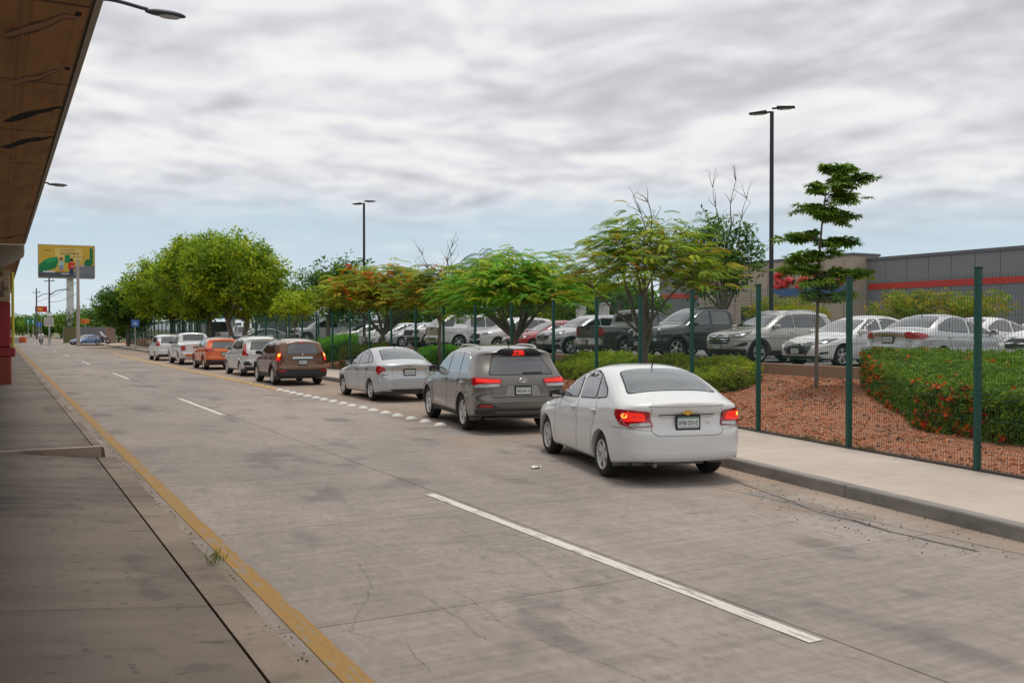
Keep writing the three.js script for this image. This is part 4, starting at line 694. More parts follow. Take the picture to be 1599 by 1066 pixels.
{ // black pickup with chrome letters on its grille
  const s = pickup({ kw: 1.03, ky: 1.02 }); s.paint = black; s.rim = 'five'; s.bed = s.bed;
  s.parts.push(['grille', 'front', [[-0.62, 0.72], [0.62, 0.72], [0.66, 1.02], [-0.66, 1.02]], M.rubber, 0.04, 0.012], ['headlight', 'front', [[0.68, 0.84], [1.0, 0.86], [1.12, 1.04], [0.70, 1.02]], M.lampDark, 0.03, 0.014, true], ['fog_light', 'front', [[0.78, 0.66], [0.90, 0.66], [0.90, 0.74], [0.78, 0.74]], M.lens, 0.03, 0.018, true], ['front_bumper', 'front', [[-1.1, 0.44], [1.1, 0.44], [1.1, 0.64], [-1.1, 0.64]], M.trim, 0.03, 0.02], ['arch_trim', 'side', archRing(s.axles[0], s.r, s.r + 0.047, s.r + 0.13), M.trim, 0, 0.016], ['arch_trim', 'side', archRing(s.axles[1], s.r, s.r + 0.047, s.r + 0.13), M.trim, 0, 0.016], ['rear_window', 'top', [[-0.56, 0.935], [0.56, 0.935], [0.58, 0.99], [-0.58, 0.99]], M.glass, 0.01, 0.008]);
  s.rails = [-0.1, 0.75, 0.6]; s.railMat = M.trim; s.plateFront = [0.56, '', 0.05];
  blackPickup = buildCar('parked_pickup', 'black pickup with white letters across its grille facing the fence', 'pickup', s, PARK);
  place(blackPickup, X0 + 2.65, -26.95, WEST, LOT);
  const font = await new FontLoader().loadAsync('fonts/droid/droid_sans_bold.typeface.json');
  const tg = new TextGeometry('JAC', { font, size: 0.15, depth: 0.02, curveSegments: 4 }); tg.computeBoundingBox(); tg.translate(-tg.boundingBox.max.x / 2, 0, 0); tg.scale(1.5, 1, 1); tg.rotateY(Math.PI); tg.translate(0, 0.84, -2.60); mesh('grille_letters', tg, std(lin(0.75, 0.76, 0.77), 0.4), blackPickup);
}
{ // dark olive pickup, tail to the fence
  const c = copyCar(streetPickup, 'dark olive pickup with its tailgate to the fence beside the black pickup', PARK, white, olive); place(c, X0 + 2.75, -30.2, EAST, LOT);
}
{ // silver utility further on
  const c = copyCar(silverSuv, 'silver utility facing the fence between the olive pickup and the red car', PARK, beigeSilver, silver); place(c, X0 + 2.22, -33.6, WEST, LOT);
  const r = copyCar(sentra, 'red sedan facing the fence between a silver and a white utility', PARK, white, red); place(r, X0 + 2.24, -36.6, WEST, LOT);
}
{ // white crossover
  const s = suv({ kz: 0.91, ky: 0.965, kw: 0.955 }); s.r = 0.34; s.paint = white; s.rim = 'five'; s.railMat = M.alloy;
  s.parts.push(['grille', 'front', [[-0.48, 0.62], [0.48, 0.62], [0.58, 0.84], [-0.58, 0.84]], M.trim, 0.03, 0.012], ['grille_bar', 'front', [[-0.5, 0.72], [0.5, 0.72], [0.5, 0.75], [-0.5, 0.75]], M.chrome, 0.01, 0.02], ['lower_intake', 'front', [[-0.5, 0.36], [0.5, 0.36], [0.6, 0.54], [-0.6, 0.54]], M.trim, 0.04, 0.012]); frontHeads(s, 0.76, 0.88);
  s.plateFront = [0.58, '', 0.03];
  whiteSuv = buildCar('parked_suv', 'white crossover with slim headlights facing the fence beside the white pickup tail', 'car', s, PARK);
  place(whiteSuv, X0 + 2.2, -40.0, WEST, LOT);
}
{
  const c = copyCar(streetPickup, 'white pickup with its red tail lamp to the fence in the car park', PARK); place(c, X0 + 2.75, -44.9, EAST, LOT);
  const k = copyCar(blackPickup, 'pale silver pickup with a dark grille facing the fence', PARK, black, champagne); k.children.filter(q => q.name === 'grille_letters').forEach(q => k.remove(q)); place(k, X0 + 2.65, -48.2, WEST, LOT);
  const rowLabels = ['silver sedan beside the pale silver pickup in the run of low cars', 'white sedan between a silver and a beige one in the run of low cars', 'beige silver sedan between two white ones in the run of low cars', 'white sedan at the entrance end of the run of low cars'];
  [[-51.8, silver], [-54.8, white], [-57.9, beigeSilver], [-61.0, white]].forEach(([z, p], i) => { const q = copyCar(sentra, rowLabels[i], 'low cars between the pale pickups', white, p); place(q, X0 + 2.24, z, WEST, LOT); });
  const m = copyCar(blackPickup, 'white pickup facing the fence at the far end of the car park row', PARK, black, white); m.children.filter(q => q.name === 'grille_letters').forEach(q => m.remove(q)); place(m, X0 + 2.65, -71.5, WEST, LOT);
  const f1 = copyCar(streetPickup, 'white pickup beyond the entrance under the big trees', PARK); place(f1, 21, -93, EAST, 0.55);
  const f2 = copyCar(sentra, 'white sedan beyond the entrance beside the far white pickup', PARK); place(f2, 20, -85, WEST, 0.62);
  const f3 = copyCar(sentra, 'silver sedan beyond the entrance nearest the end of the fence', PARK, white, silver); place(f3, 19, -78.5, WEST, 0.62);
}
{ // silver saloon, tail to the fence, beside the hedge
  const s = sedan({ kz: 1.05, ky: 0.955, kw: 1.0, base: { top: [[-2.08, 0.62], [-1.98, 0.73], [-1.6, 0.87], [-1.0, 0.985], [-0.82, 1.03], [-0.15, 1.365], [0.2, 1.475], [0.55, 1.505], [0.9, 1.475], [1.2, 1.36], [1.5, 1.17], [1.62, 1.12], [2.1, 1.09], [2.22, 1.05]], backlightTop: [[-0.50, 0.98], [0.50, 0.98], [0.62, 1.48], [-0.62, 1.48]] } });
  s.paint = silver; s.rim = 'five';
  s.parts.push(['tail_light', 'rear', [[0.50, 0.83], [0.52, 0.955], [0.66, 0.985], [1.12, 0.93], [1.18, 0.86], [0.95, 0.80]], M.red, 0.03, 0.016, true], ['boot_bar', 'rear', [[-0.42, 0.935], [0.42, 0.935], [0.42, 0.90], [-0.42, 0.90]], M.chrome, 0.01, 0.016], ['bumper_trim', 'rear', [[-0.8, 0.52], [0.8, 0.52], [0.8, 0.545], [-0.8, 0.545]], M.trim, 0.01, 0.014]);
  s.plateRear = [0.80, '', 0.03];
  const c = buildCar('parked_sedan', 'silver sedan with its red tail lamps to the fence beside the flowering hedge', 'car', s, PARK); place(c, X0 + 2.3, -16.35, EAST, LOT);
  const w = copyCar(whiteSuv, 'white car with black headlights peeping over the flowering hedge', PARK); place(w, X0 + 2.2, -12.8, WEST, LOT);
  const b1 = copyCar(sentra, 'white sedan in the second row behind the silver sedan by the hedge', PARK); place(b1, X0 + 9.5, -20.0, EAST, LOT);
  const b2 = copyCar(whiteSuv, 'white crossover in the second row behind the silver utility and red car', PARK); place(b2, X0 + 9.2, -42.2, WEST, LOT);
  const b3 = copyCar(silverSuv, 'pale silver utility in the second row behind the olive pickup', PARK); place(b3, X0 + 9.2, -38.5, EAST, LOT);
}
{ // blue car far down the road by the grey wall
  const p = atDepth(133, 534, 123), c = copyCar(sentra, 'blue car parked by the grey wall far down the road', null, white, blue); delete c.userData.group; place(c, p[0], p[2], YAW + Math.PI + 0.25, -0.14);
}
// ---------------------------------------------------------------- fences
const greenMetal = phys(lin(0.006, 0.075, 0.055), 0.45, 0.1), greenCap = std(lin(0.01, 0.03, 0.025), 0.6);
const plinthMat = std(lin(0.08, 0.07, 0.06), 0.95);
const FOLDS = [0.30, 0.98, 1.66, 2.34];
const foldZ = y => { let o = 0; for (const f of FOLDS) o = Math.max(o, 0.045 * (1 - Math.abs(y - f) / 0.06)); return Math.max(0, o); };
function wire(pts, r) {                                     // three-sided wire through points
  const pos = [], idx = [], n = pts.length; pts.forEach((p, i) => { const a = pts[Math.max(0, i - 1)], b = pts[Math.min(n - 1, i + 1)], d = new THREE.Vector3(b[0] - a[0], b[1] - a[1], b[2] - a[2]).normalize(), u = Math.abs(d.y) > 0.5 ? new THREE.Vector3(1, 0, 0) : new THREE.Vector3(0, 1, 0), v = d.clone().cross(u).normalize(); u.copy(v).cross(d); for (let k = 0; k < 3; k++) { const t = k * 2.094; pos.push(p[0] + r * (Math.cos(t) * u.x + Math.sin(t) * v.x), p[1] + r * (Math.cos(t) * u.y + Math.sin(t) * v.y), p[2] + r * (Math.cos(t) * u.z + Math.sin(t) * v.z)); } });
  for (let i = 0; i < n - 1; i++) for (let k = 0; k < 3; k++) { const a = i * 3 + k, b = i * 3 + (k + 1) % 3; idx.push(a, b, a + 3, b, b + 3, a + 3); }
  const g = new THREE.BufferGeometry(); g.setAttribute('position', new THREE.Float32BufferAttribute(pos, 3)); g.setIndex(idx); g.computeVertexNormals(); return g;
}
const panelCache = {};
function panelGeo(L, step) {
  const k = L.toFixed(2) + step; if (panelCache[k]) return panelCache[k];
  const ys = [0]; for (const f of FOLDS) ys.push(f - 0.06, f, f + 0.06); ys.push(2.55);
  const list = [], n = Math.round((L - 0.06) / step); for (let i = 0; i <= n; i++) { const x = 0.03 + (L - 0.06) * i / n; list.push(wire(ys.map(y => [x, y, foldZ(y)]), step > 0.06 ? 0.0035 : 0.0027)); }
  const hs = [0.02, 2.51]; for (const f of FOLDS) hs.push(f - 0.06, f, f + 0.06); for (const y of [0.64, 1.32, 2.0]) hs.push(y);
  for (const y of hs) list.push(wire([[0.02, y, foldZ(y) + 0.006], [L - 0.02, y, foldZ(y) + 0.006]], 0.003));
  return panelCache[k] = merge(list);
}
function fence(pts, label, y0, gap, hPost) {
  const f = thing('wire_fence', label, 'fence', [pts[0][0], y0, pts[0][1]]);
  const o = pts[0];
  pts.forEach(([x, z], i) => {
    const q = pts[Math.min(i + 1, pts.length - 1)], p = pts[Math.max(0, i - 1)], a = Math.atan2(q[0] - p[0], -(q[1] - p[1]));
    const post = new THREE.Group(); post.name = 'post'; post.position.set(x - o[0], 0, z - o[1]); post.rotation.y = -a; f.add(post);
    mesh('shaft', rbox(0.075, hPost + 0.05, 0.075, 0.012, 0, hPost / 2 - 0.025, 0), greenMetal, post); mesh('cap', rbox(0.085, 0.035, 0.085, 0.012, 0, hPost + 0.012, 0), greenCap, post);
    mesh('clamp', merge([0.3, 1.0, 1.66, 2.34].map(y => rbox(0.09, 0.04, 0.10, 0.008, 0, y, 0)).slice(1, 2)), greenMetal, post);
    if (i < pts.length - 1) {
      const L = Math.hypot(q[0] - x, q[1] - z), ang = Math.atan2(q[0] - x, -(q[1] - z)); const step = i < gap ? 0.05 : 0.07;
      const pl = mesh('plinth', rbox(L - 0.09, 0.06, 0.07, 0.01, L / 2, 0.005, 0), plinthMat, f); pl.position.set(x - o[0], 0, z - o[1]); pl.rotation.y = Math.PI / 2 - ang;
      const m = mesh('wire_panel', panelGeo(L, step), greenMetal, f); m.position.set(x - o[0], 0.03, z - o[1]); m.rotation.y = Math.PI / 2 - ang; m.userData.kind = 'stuff';
    }
  });
  return f;
}
fence(FENCE, 'green welded wire fence on square posts along the pavement beside the mulch bank', 0.15, 40, 2.64);
{ // return at the entrance and the stretch beyond it
  const c = FENCE[FENCE.length - 1];
  fence([[c[0] + 0.12, c[1] - 0.3], [c[0] + 2.2, c[1] - 1.2], [c[0] + 4.4, c[1] - 1.6]], 'short green wire fence turning in at the car park entrance', 0.2, 2, 2.64);
  const far = []; for (let k = 0; k < 22; k++) far.push([14.2, -76 - 2.5 * k]); fence(far, 'green wire fence beyond the entrance in front of the grey wall', 0.2, 0, 2.64);
  // concrete plinth along the fence foot
}
{ // grey boundary wall behind, in cast panels
  const w = thing('boundary_wall', 'grey concrete panel wall behind the far green fence', 'wall', [17.5, 0, -70]), m = std(lin(0.22, 0.22, 0.225), 0.9), m2 = std(lin(0.19, 0.19, 0.20), 0.9);
  for (let k = 0; k < 26; k++) { const p = mesh('panel', rbox(0.12, 2.6, 2.96, 0.02, 10.0 - 0.34 * k * 0, 1.5, -3 * k - 1.5), k % 2 ? m : m2, w); p.position.x = -0.28 * Math.max(0, k - 8) ; }
  const g = thing('corner_wall', 'brownish wall end by the crouching rider', 'wall', [0, 0, 0]), p = atDepth(172, 530, 126); g.position.set(p[0], 0, p[2]); mesh('panel', rbox(1.1, 2.2, 0.3, 0.02, 0, 1.1, 0), std(lin(0.26, 0.18, 0.14), 0.9), g); mesh('coping', rbox(1.2, 0.08, 0.36, 0.02, 0, 2.24, 0), std(lin(0.3, 0.25, 0.2), 0.9), g);
  const fw = thing('boundary_wall', 'grey sheet wall behind the blue car far down the road', 'wall', [0, 0, 0]), a = atDepth(100, 530, 133), b = atDepth(180, 530, 130); fw.position.set(a[0], 0, a[2]);
  const L = Math.hypot(b[0] - a[0], b[2] - a[2]), n = 4; fw.rotation.y = -Math.atan2(b[2] - a[2], b[0] - a[0]); for (let k = 0; k < n; k++) { mesh('panel', rbox(L / n - 0.05, 2.2, 0.1, 0.02, L / n * (k + 0.5), 1.2, 0), k ? m2 : std(lin(0.17, 0.16, 0.07), 0.9), fw); mesh('post', rbox(0.12, 2.5, 0.14, 0.02, L / n * k, 1.2, 0.05), m, fw); }
}
// ---------------------------------------------------------------- the viaduct on the left
{
  const v = thing('viaduct', 'brown stained concrete viaduct deck on a red banded pier beside the road', 'viaduct');
  const EX = 0.82, SH = 4.80, z0 = 14, z1 = -35.2;
  const stains = canvasTex(1024, 2048, (c, w, h) => {
    // x from -2.4 to the edge, z from 2 to -36; water marks trail inwards from the weep holes
    const X = x => (x + 2.4) / (EX + 2.4) * w, Z = z => (2 - z) / 38 * h;
    c.fillStyle = '#a87c50'; c.fillRect(0, 0, w, h);
    const R = mulberry(31);
    for (let k = 0; k < 5200; k++) { const a = R(); c.fillStyle = a < 0.5 ? 'rgba(52,38,24,0.06)' : a < 0.8 ? 'rgba(150,120,84,0.06)' : 'rgba(130,80,50,0.07)'; const s = 4 + R() * 46; c.fillRect(R() * w, R() * h, s, s * (0.3 + R())); }
    for (let k = 0; k < 34; k++) { c.fillStyle = 'rgba(45,32,22,0.10)'; const x = R() * w; c.fillRect(x, 0, 2 + R() * 10, h); }
    for (let k = 0; k < 12; k++) { c.fillStyle = 'rgba(40,28,18,0.55)'; c.fillRect(0, Z(-3 * k), w, 3); }
    for (let k = 0; k < 900; k++) { c.fillStyle = 'rgba(38,28,20,0.35)'; c.fillRect(R() * w, R() * h, 1 + R() * 4, 1 + R() * 5); }
    const st = [[[122, 22], [60, 38], [0, 58], 'l'], [[105, 107], [50, 122], [0, 132], 'l'], [[93, 168], [45, 178], [5, 188], 'd'], [[84, 213], [40, 220], [0, 231], 'd'], [[72, 262], [30, 272], [2, 288], 'l'], [[48, 364], [20, 369], [0, 373], 'd']];
    for (const [a, m, b, kind] of st) {
      const P = [a, m, b].map(p => { const q = ground(p[0], p[1], SH); return [X(q[0]), Z(q[1])]; });
      const n = 60, wd = kind === 'd' ? 24 : 20;
      for (let s = 0; s < (kind === 'd' ? 2 : 3); s++) { c.beginPath(); for (const e of [1, -1]) for (let k = 0; k <= n; k++) { const t = e > 0 ? k / n : 1 - k / n, u = 1 - t, x = u * u * P[0][0] + 2 * u * t * P[1][0] + t * t * P[2][0], z = u * u * P[0][1] + 2 * u * t * P[1][1] + t * t * P[2][1], hw = (wd * Math.sqrt(t) * (1 - Math.pow(t, 7)) * (0.75 + 0.5 * vnoise(t * 7, s * 3 + a[1], 61)) + 2) * (1 - 0.28 * s); const y = z + e * hw * 0.55 + 9 * (vnoise(t * 5, a[1], 63) - 0.5); (e > 0 && k === 0) ? c.moveTo(x, y) : c.lineTo(x, y); } c.closePath(); c.fillStyle = kind === 'd' ? 'rgba(9,7,6,0.85)' : s === 0 ? 'rgba(60,40,26,0.6)' : 'rgba(196,150,120,0.42)'; c.fill(); }
      c.fillStyle = 'rgba(8,6,5,0.95)'; c.beginPath(); c.ellipse(P[0][0], P[0][1], 9, 4, 0, 0, 7); c.fill();
    }
  });
  stains.wrapS = stains.wrapT = THREE.ClampToEdgeWrapping; stains.flipY = true;
  const conc = std(lin(0.30, 0.26, 0.21), 0.92), soffit = std(0xffffff, 0.92, 0, { map: stains });
  const uvS = (x, z) => [(x + 2.4) / (EX + 2.4), 1 - (2 - z) / 38];
  const sof = (a, b, name, y) => { const g = new THREE.PlaneGeometry(1, 1, 40, 80), p = g.attributes.position, uv = g.attributes.uv; for (let i = 0; i < p.count; i++) { const x = lerp(-19.5, EX - 0.10, uv.getX(i)), z = lerp(a, b, uv.getY(i)); p.setXYZ(i, x, y, z); uv.setXY(i, ...uvS(x, z)); } const id = Array.from(g.index.array); for (let i = 0; i < id.length; i += 3) { const t = id[i + 1]; id[i + 1] = id[i + 2]; id[i + 2] = t; } g.setIndex(id); g.computeVertexNormals(); return mesh(name, g, soffit, v); };
  sof(z0, z1, 'soffit', SH); sof(-37.2, -110, 'soffit', SH);  // unseen left side of the deck widened to shade the ground below
  // deck above with a chamfered edge beam and drip groove
  for (const [a, b] of [[z0, z1], [-37.2, -240]]) {
    const sh = new THREE.Shape(); sh.moveTo(-19.6, SH + 0.004); sh.lineTo(EX - 0.10, SH + 0.004); sh.lineTo(EX - 0.10, SH + 0.03); sh.lineTo(EX - 0.075, SH + 0.03); sh.lineTo(EX - 0.07, SH - 0.005); sh.lineTo(EX - 0.01, SH + 0.01); sh.lineTo(EX, SH + 0.05); sh.lineTo(EX, SH + 0.45); sh.lineTo(EX - 0.03, SH + 1.25); sh.lineTo(EX - 0.28, SH + 1.25); sh.lineTo(EX - 0.36, SH + 0.42); sh.lineTo(-19.6, SH + 0.42);
    const g = new THREE.ExtrudeGeometry(sh, { depth: a - b, bevelEnabled: false }); g.translate(0, 0, b); mesh('deck', g, conc, v);
  }
  const pier = (z, name) => {
    // tapered crosshead
    const sh = new THREE.Shape(); sh.moveTo(-19.2, SH - 0.02); sh.lineTo(EX - 0.06, SH - 0.02); sh.lineTo(EX - 0.06, SH - 0.30); sh.lineTo(-0.30, SH - 0.92); sh.lineTo(-18.2, SH - 0.92); sh.lineTo(-19.2, SH - 0.4);
    const g = new THREE.ExtrudeGeometry(sh, { depth: 1.7, bevelEnabled: true, bevelSize: 0.02, bevelThickness: 0.02, bevelSegments: 1 }); g.translate(0, 0, z - 1.45); mesh('crosshead', g, conc, v);
    const rustTex = dataTex(128, 256, (i, j) => { const n = fbm(i / 12, j / 60, 4, 711), b = fbm(i / 8, j / 8, 3, 713); const d = smooth(0.52, 0.7, n); return [lerp(0.36, 0.12, d) * (0.7 + 0.6 * b), lerp(0.27, 0.09, d) * (0.7 + 0.6 * b), lerp(0.17, 0.065, d) * (0.7 + 0.6 * b)]; });
    const col = (r, y0, y1, m, nm) => mesh(nm, rbox(r * 2, y1 - y0, 1.5, 0.06, 0.36 - r + (r - 0.8), (y0 + y1) / 2, z - 0.75), m, v);
    const redP = std(0xffffff, 0.6, 0, { map: dataTex(128, 128, (i, j) => { const b = fbm(i / 10, j / 30, 4, 721); return [0.28 * (0.6 + 0.7 * b), 0.018 * (0.6 + 0.7 * b), 0.022 * (0.6 + 0.7 * b)]; }) }), redB = std(lin(0.24, 0.045, 0.03), 0.7);
    const up = col(0.8, 2.9, SH - 0.85, std(0xffffff, 0.9, 0, { map: rustTex }), 'column_shaft'); col(0.803, 1.40, 2.92, redP, 'red_band'); col(0.94, 1.08, 1.40, redP, 'collar'); col(0.82, 0.1, 1.09, redB, 'column_foot');
    mesh('drain_pipe', cyl(0.045, 0.045, [0.43, 1.4, z - 0.1], [0.43, SH - 0.9, z - 0.1], 10), std(lin(0.62, 0.55, 0.06), 0.6), v);
  };
  pier(-35.55); pier(-72); 
}
// street lamps standing on the viaduct: curved arm, flat head
function archLamp(label, bx, by, bz, dirx, dirz, rise, len, group) {
  const l = thing('street_lamp', label, 'lamp', [bx, by, bz], 0, group), m = std(lin(0.045, 0.05, 0.065), 0.5, 0.4);
  const P = t => [dirx * len * t, 0, dirz * len * t];
  mesh('mast', cyl(0.08, 0.06, [0, 0, 0], [0, rise - 0.3, 0], 10), m, l);
  mesh('arm', tube([[0, rise - 0.32, 0], [dirx * 0.2, rise - 0.12, dirz * 0.2], [dirx * len * 0.55, rise + 0.22, dirz * len * 0.55], [dirx * len, rise + 0.16, dirz * len]], 0.035, 24, 8), m, l);
  const h = new THREE.SphereGeometry(1, 20, 10), q = h.attributes.position; for (let i = 0; i < q.count; i++) { const x = q.getX(i), y = q.getY(i), z = q.getZ(i); q.setXYZ(i, x * 0.36, y < 0 ? y * 0.045 : y * 0.075, z * 0.12); } h.computeVertexNormals(); h.rotateY(-Math.atan2(dirz, dirx)); h.translate(dirx * (len + 0.3), rise + 0.12, dirz * (len + 0.3)); mesh('lamp_head', h, m, l);
  const ln = new THREE.CylinderGeometry(0.16, 0.12, 0.03, 16); ln.scale(1.3, 1, 0.6); ln.rotateY(-Math.atan2(dirz, dirx)); ln.translate(dirx * (len + 0.36), rise + 0.075, dirz * (len + 0.36)); mesh('lens', ln, std(lin(0.35, 0.36, 0.36), 0.3), l);
  return l;
}
archLamp('curved arm street lamp reaching out from the viaduct parapet over the road', 0.66, 6.05, -18.2, 1, 0, 1.55, 1.75);
archLamp('small lamp head further along the viaduct, beyond the first lamp', 0.66, 6.05, -41.7, 1, 0, 1.55, 1.15);
// car park lamp masts: two flat heads
function mast(label, px, top, depth) {
  const b = atDepth(px, 514, depth), tp = atDepth(px, top, depth)[1], l = thing('car_park_lamp', label, 'lamp', [b[0], LOT, b[2]]), m = std(lin(0.035, 0.036, 0.042), 0.5, 0.4), hh = tp - LOT;
  mesh('base', rbox(0.5, 0.5, 0.5, 0.04, 0, 0.25, 0), std(lin(0.4, 0.38, 0.35), 0.9), l); mesh('pole', cyl(0.085, 0.07, [0, 0.4, 0], [0, hh - 0.05, 0], 12), m, l);
  for (const sg of [-1, 1]) { const h = new THREE.Group(); h.name = 'lamp_head'; h.position.set(0, hh + (sg > 0 ? 0.06 : -0.06), 0); h.rotation.y = -YAW - 0.35; l.add(h); mesh('arm', rbox(0.3, 0.06, 0.08, 0.015, sg * 0.15, 0, 0), m, h); const g = rbox(0.62, 0.09, 0.34, 0.03); const q = g.attributes.position; for (let i = 0; i < q.count; i++) if (q.getX(i) * sg > 0.1) { q.setY(i, q.getY(i) * 0.4); } g.computeVertexNormals(); g.rotateZ(sg * -0.04); g.translate(sg * 0.48, 0, 0); mesh('housing', g, m, h); mesh('lens', rbox(0.4, 0.012, 0.24, 0.004, sg * 0.46, -0.052, 0), std(lin(0.4, 0.4, 0.38), 0.3), h); }
}
mast('tall twin head lamp mast in the car park behind the silver utility', 1205, 172, 33.7);
mast('twin head lamp mast in the car park above the orange flowering tree', 569, 316, 58.5);
// ---------------------------------------------------------------- the shop beyond the car park
{
  const XB = 65, s = thing('shop_building', 'long grey shop building with a red stripe and a beige sign bay', 'building', [XB, LOT, -66]);
  const grey = std(lin(0.20, 0.20, 0.205), 0.7), beige = std(lin(0.40, 0.33, 0.26), 0.85), redm = std(lin(0.52, 0.03, 0.02), 0.5), cap = std(lin(0.13, 0.13, 0.14), 0.6);
  const H1 = 7.8 - LOT, z = v => v + 66;
  mesh('core', box(40, H1 - 0.3, 92, 20.6, (H1 - 0.3) / 2, z(-38.5)), grey, s);
  for (let k = 0; k < 46; k++) { const zz = 8 - k * 2.05; if (zz < -55.8 && zz > -77.5) continue; mesh('cladding_panel', rbox(0.5, H1, 2.02, 0.02, 0.25, H1 / 2, z(zz)), grey, s); }
  mesh('roof_trim', box(0.6, 0.25, 66, 0.2, H1 + 0.12, z(-23.5)), cap, s); mesh('roof_trim', box(0.6, 0.25, 8.6, 0.2, H1 + 0.12, z(-81.3)), cap, s);
  mesh('red_stripe', box(0.06, 0.5, 64.2, -0.035, 5.6 - LOT, z(-24.2)), redm, s); mesh('red_stripe', box(0.06, 0.5, 7.6, -0.035, 5.6 - LOT, z(-81.1)), redm, s);
  mesh('sign_bay', rbox(3.2, 8.25 - LOT, 20, 0.03, -0.1, (8.25 - LOT) / 2, z(-66.5)), beige, s); mesh('bay_trim', box(3.4, 0.2, 20.2, -0.1, 8.25 - LOT + 0.1, z(-66.5)), cap, s);
  for (let k = 0; k < 9; k++) mesh('bay_rib', box(0.08, 7.0, 0.08, -1.74, 3.55, z(-57.5 - k * 2.25)), beige, s);
  mesh('entrance', box(0.1, 3.2, 6, -1.76, 1.6, z(-67)), std(lin(0.03, 0.04, 0.045), 0.2), s);
  // red sign: big rounded strokes, mostly behind the trees, over a blue bar
  const XS = -1.8 - 0.08, sg = (px, py) => { const d = rayOf(px, py), t = (XB + XS) / d[0]; return [XS, EYE + d[1] * t - LOT, d[2] * t + 66]; };
  const strokes = [[[1228, 426], [1214, 430], [1214, 437], [1222, 441], [1218, 448], [1211, 446]], [[1226, 447], [1232, 436], [1240, 440]], [[1246, 450], [1252, 437], [1262, 437], [1256, 448], [1248, 447]], [[1272, 430], [1280, 426], [1286, 432], [1278, 440]], [[1284, 442], [1292, 440]], [[1300, 427], [1306, 425]], [[1302, 446], [1312, 442], [1318, 432], [1322, 430]]];
  for (const st of strokes) mesh('sign_stroke', tube(st.map(p => sg(...p)), 0.26, 24, 8), redm, s);
  const a = sg(1208, 458), b = sg(1320, 452); mesh('sign_bar', box(0.1, 0.7, Math.abs(a[2] - b[2]), XS, (a[1] + b[1]) / 2, (a[2] + b[2]) / 2), std(lin(0.05, 0.11, 0.26), 0.5), s);
}
// ---------------------------------------------------------------- vegetation
const leafMat = (side = THREE.DoubleSide) => phys(0xffffff, 0.75, 0, { transmission: 0.42, thickness: 0, ior: 1.3, side, specularIntensity: 0.4 });
const LEAF = leafMat(), BARK = (() => { const t = dataTex(128, 256, (i, j) => { const n = fbm(i / 6, j / 26, 4, 801), b = fbm(i / 20, j / 20, 3, 803); const v = 0.16 * (0.45 + 0.75 * n + 0.3 * b); return [v * 1.12, v * 0.93, v * 0.74]; }); return std(0xffffff, 0.95, 0, { map: t, bumpMap: t, bumpScale: 0.02 }); })();
function quadLeaf(out, base, dir, nrm, L, w, droop = 0.25) {      // a folded leaf of four triangles
  const s = new THREE.Vector3().crossVectors(dir, nrm).normalize(), m = base.clone().addScaledVector(dir, L * 0.5).addScaledVector(nrm, L * 0.05), tip = base.clone().addScaledVector(dir, L).addScaledVector(nrm, -L * droop);
  const a = m.clone().addScaledVector(s, w / 2).addScaledVector(nrm, w * 0.12), b = m.clone().addScaledVector(s, -w / 2).addScaledVector(nrm, w * 0.12);
  for (const t of [[base, a, m], [base, m, b], [a, tip, m], [m, tip, b]]) for (const p of t) out.push(p.x, p.y, p.z);
}
function leafGeo(fn) { const out = []; fn(out); const g = new THREE.BufferGeometry(); g.setAttribute('position', new THREE.Float32BufferAttribute(out, 3)); g.computeVertexNormals(); return g; }
const rv = R => { const z = R() * 2 - 1, a = R() * 6.2832, r = Math.sqrt(1 - z * z); return new THREE.Vector3(r * Math.cos(a), z, r * Math.sin(a)); };
const clumpBroad = [1, 2].map(k => leafGeo(o => { const R = mulberry(900 + k); for (let i = 0; i < 11; i++) { const d = rv(R); d.y = d.y * 0.55 + 0.12; d.normalize(); const n = new THREE.Vector3(0, 1, 0).addScaledVector(rv(R), 0.6); n.addScaledVector(d, -n.dot(d)).normalize(); quadLeaf(o, d.clone().multiplyScalar(0.12 + 0.45 * R()), d, n, 0.5 + 0.3 * R(), 0.22 + 0.12 * R()); } }));
const clumpRosette = leafGeo(o => { const R = mulberry(911); for (let i = 0; i < 13; i++) { const a = i * 2.4, d = new THREE.Vector3(Math.cos(a), 0.10 + 0.35 * R() * (i > 8 ? 1 : 0), Math.sin(a)).normalize(), n = new THREE.Vector3(0, 1, 0); n.addScaledVector(d, -n.dot(d)).normalize(); quadLeaf(o, d.clone().multiplyScalar(0.08), d, n, 0.75 + 0.3 * R(), 0.36, 0.3); } });
const frond = leafGeo(o => { const R = mulberry(921); for (let i = 1; i <= 10; i++) for (const s of [-1, 1]) { const t = i / 10, b = new THREE.Vector3(t, 0.10 * Math.sin(t * 2.6) - 0.18 * t * t, 0), d = new THREE.Vector3(0.45, -0.15, s).normalize(), n = new THREE.Vector3(0.1, 1, -s * 0.12); n.addScaledVector(d, -n.dot(d)).normalize(); quadLeaf(o, b, d, n, 0.34 * (1 - 0.55 * Math.abs(t - 0.45)) + 0.03 * R(), 0.095, 0.2); } });
const petal = leafGeo(o => { for (let i = 0; i < 5; i++) { const a = i * 1.2566, d = new THREE.Vector3(Math.cos(a), 0.35, Math.sin(a)).normalize(), n = new THREE.Vector3(0, 1, 0); n.addScaledVector(d, -n.dot(d)).normalize(); quadLeaf(o, new THREE.Vector3(), d, n, 1, 0.75, 0.1); } });
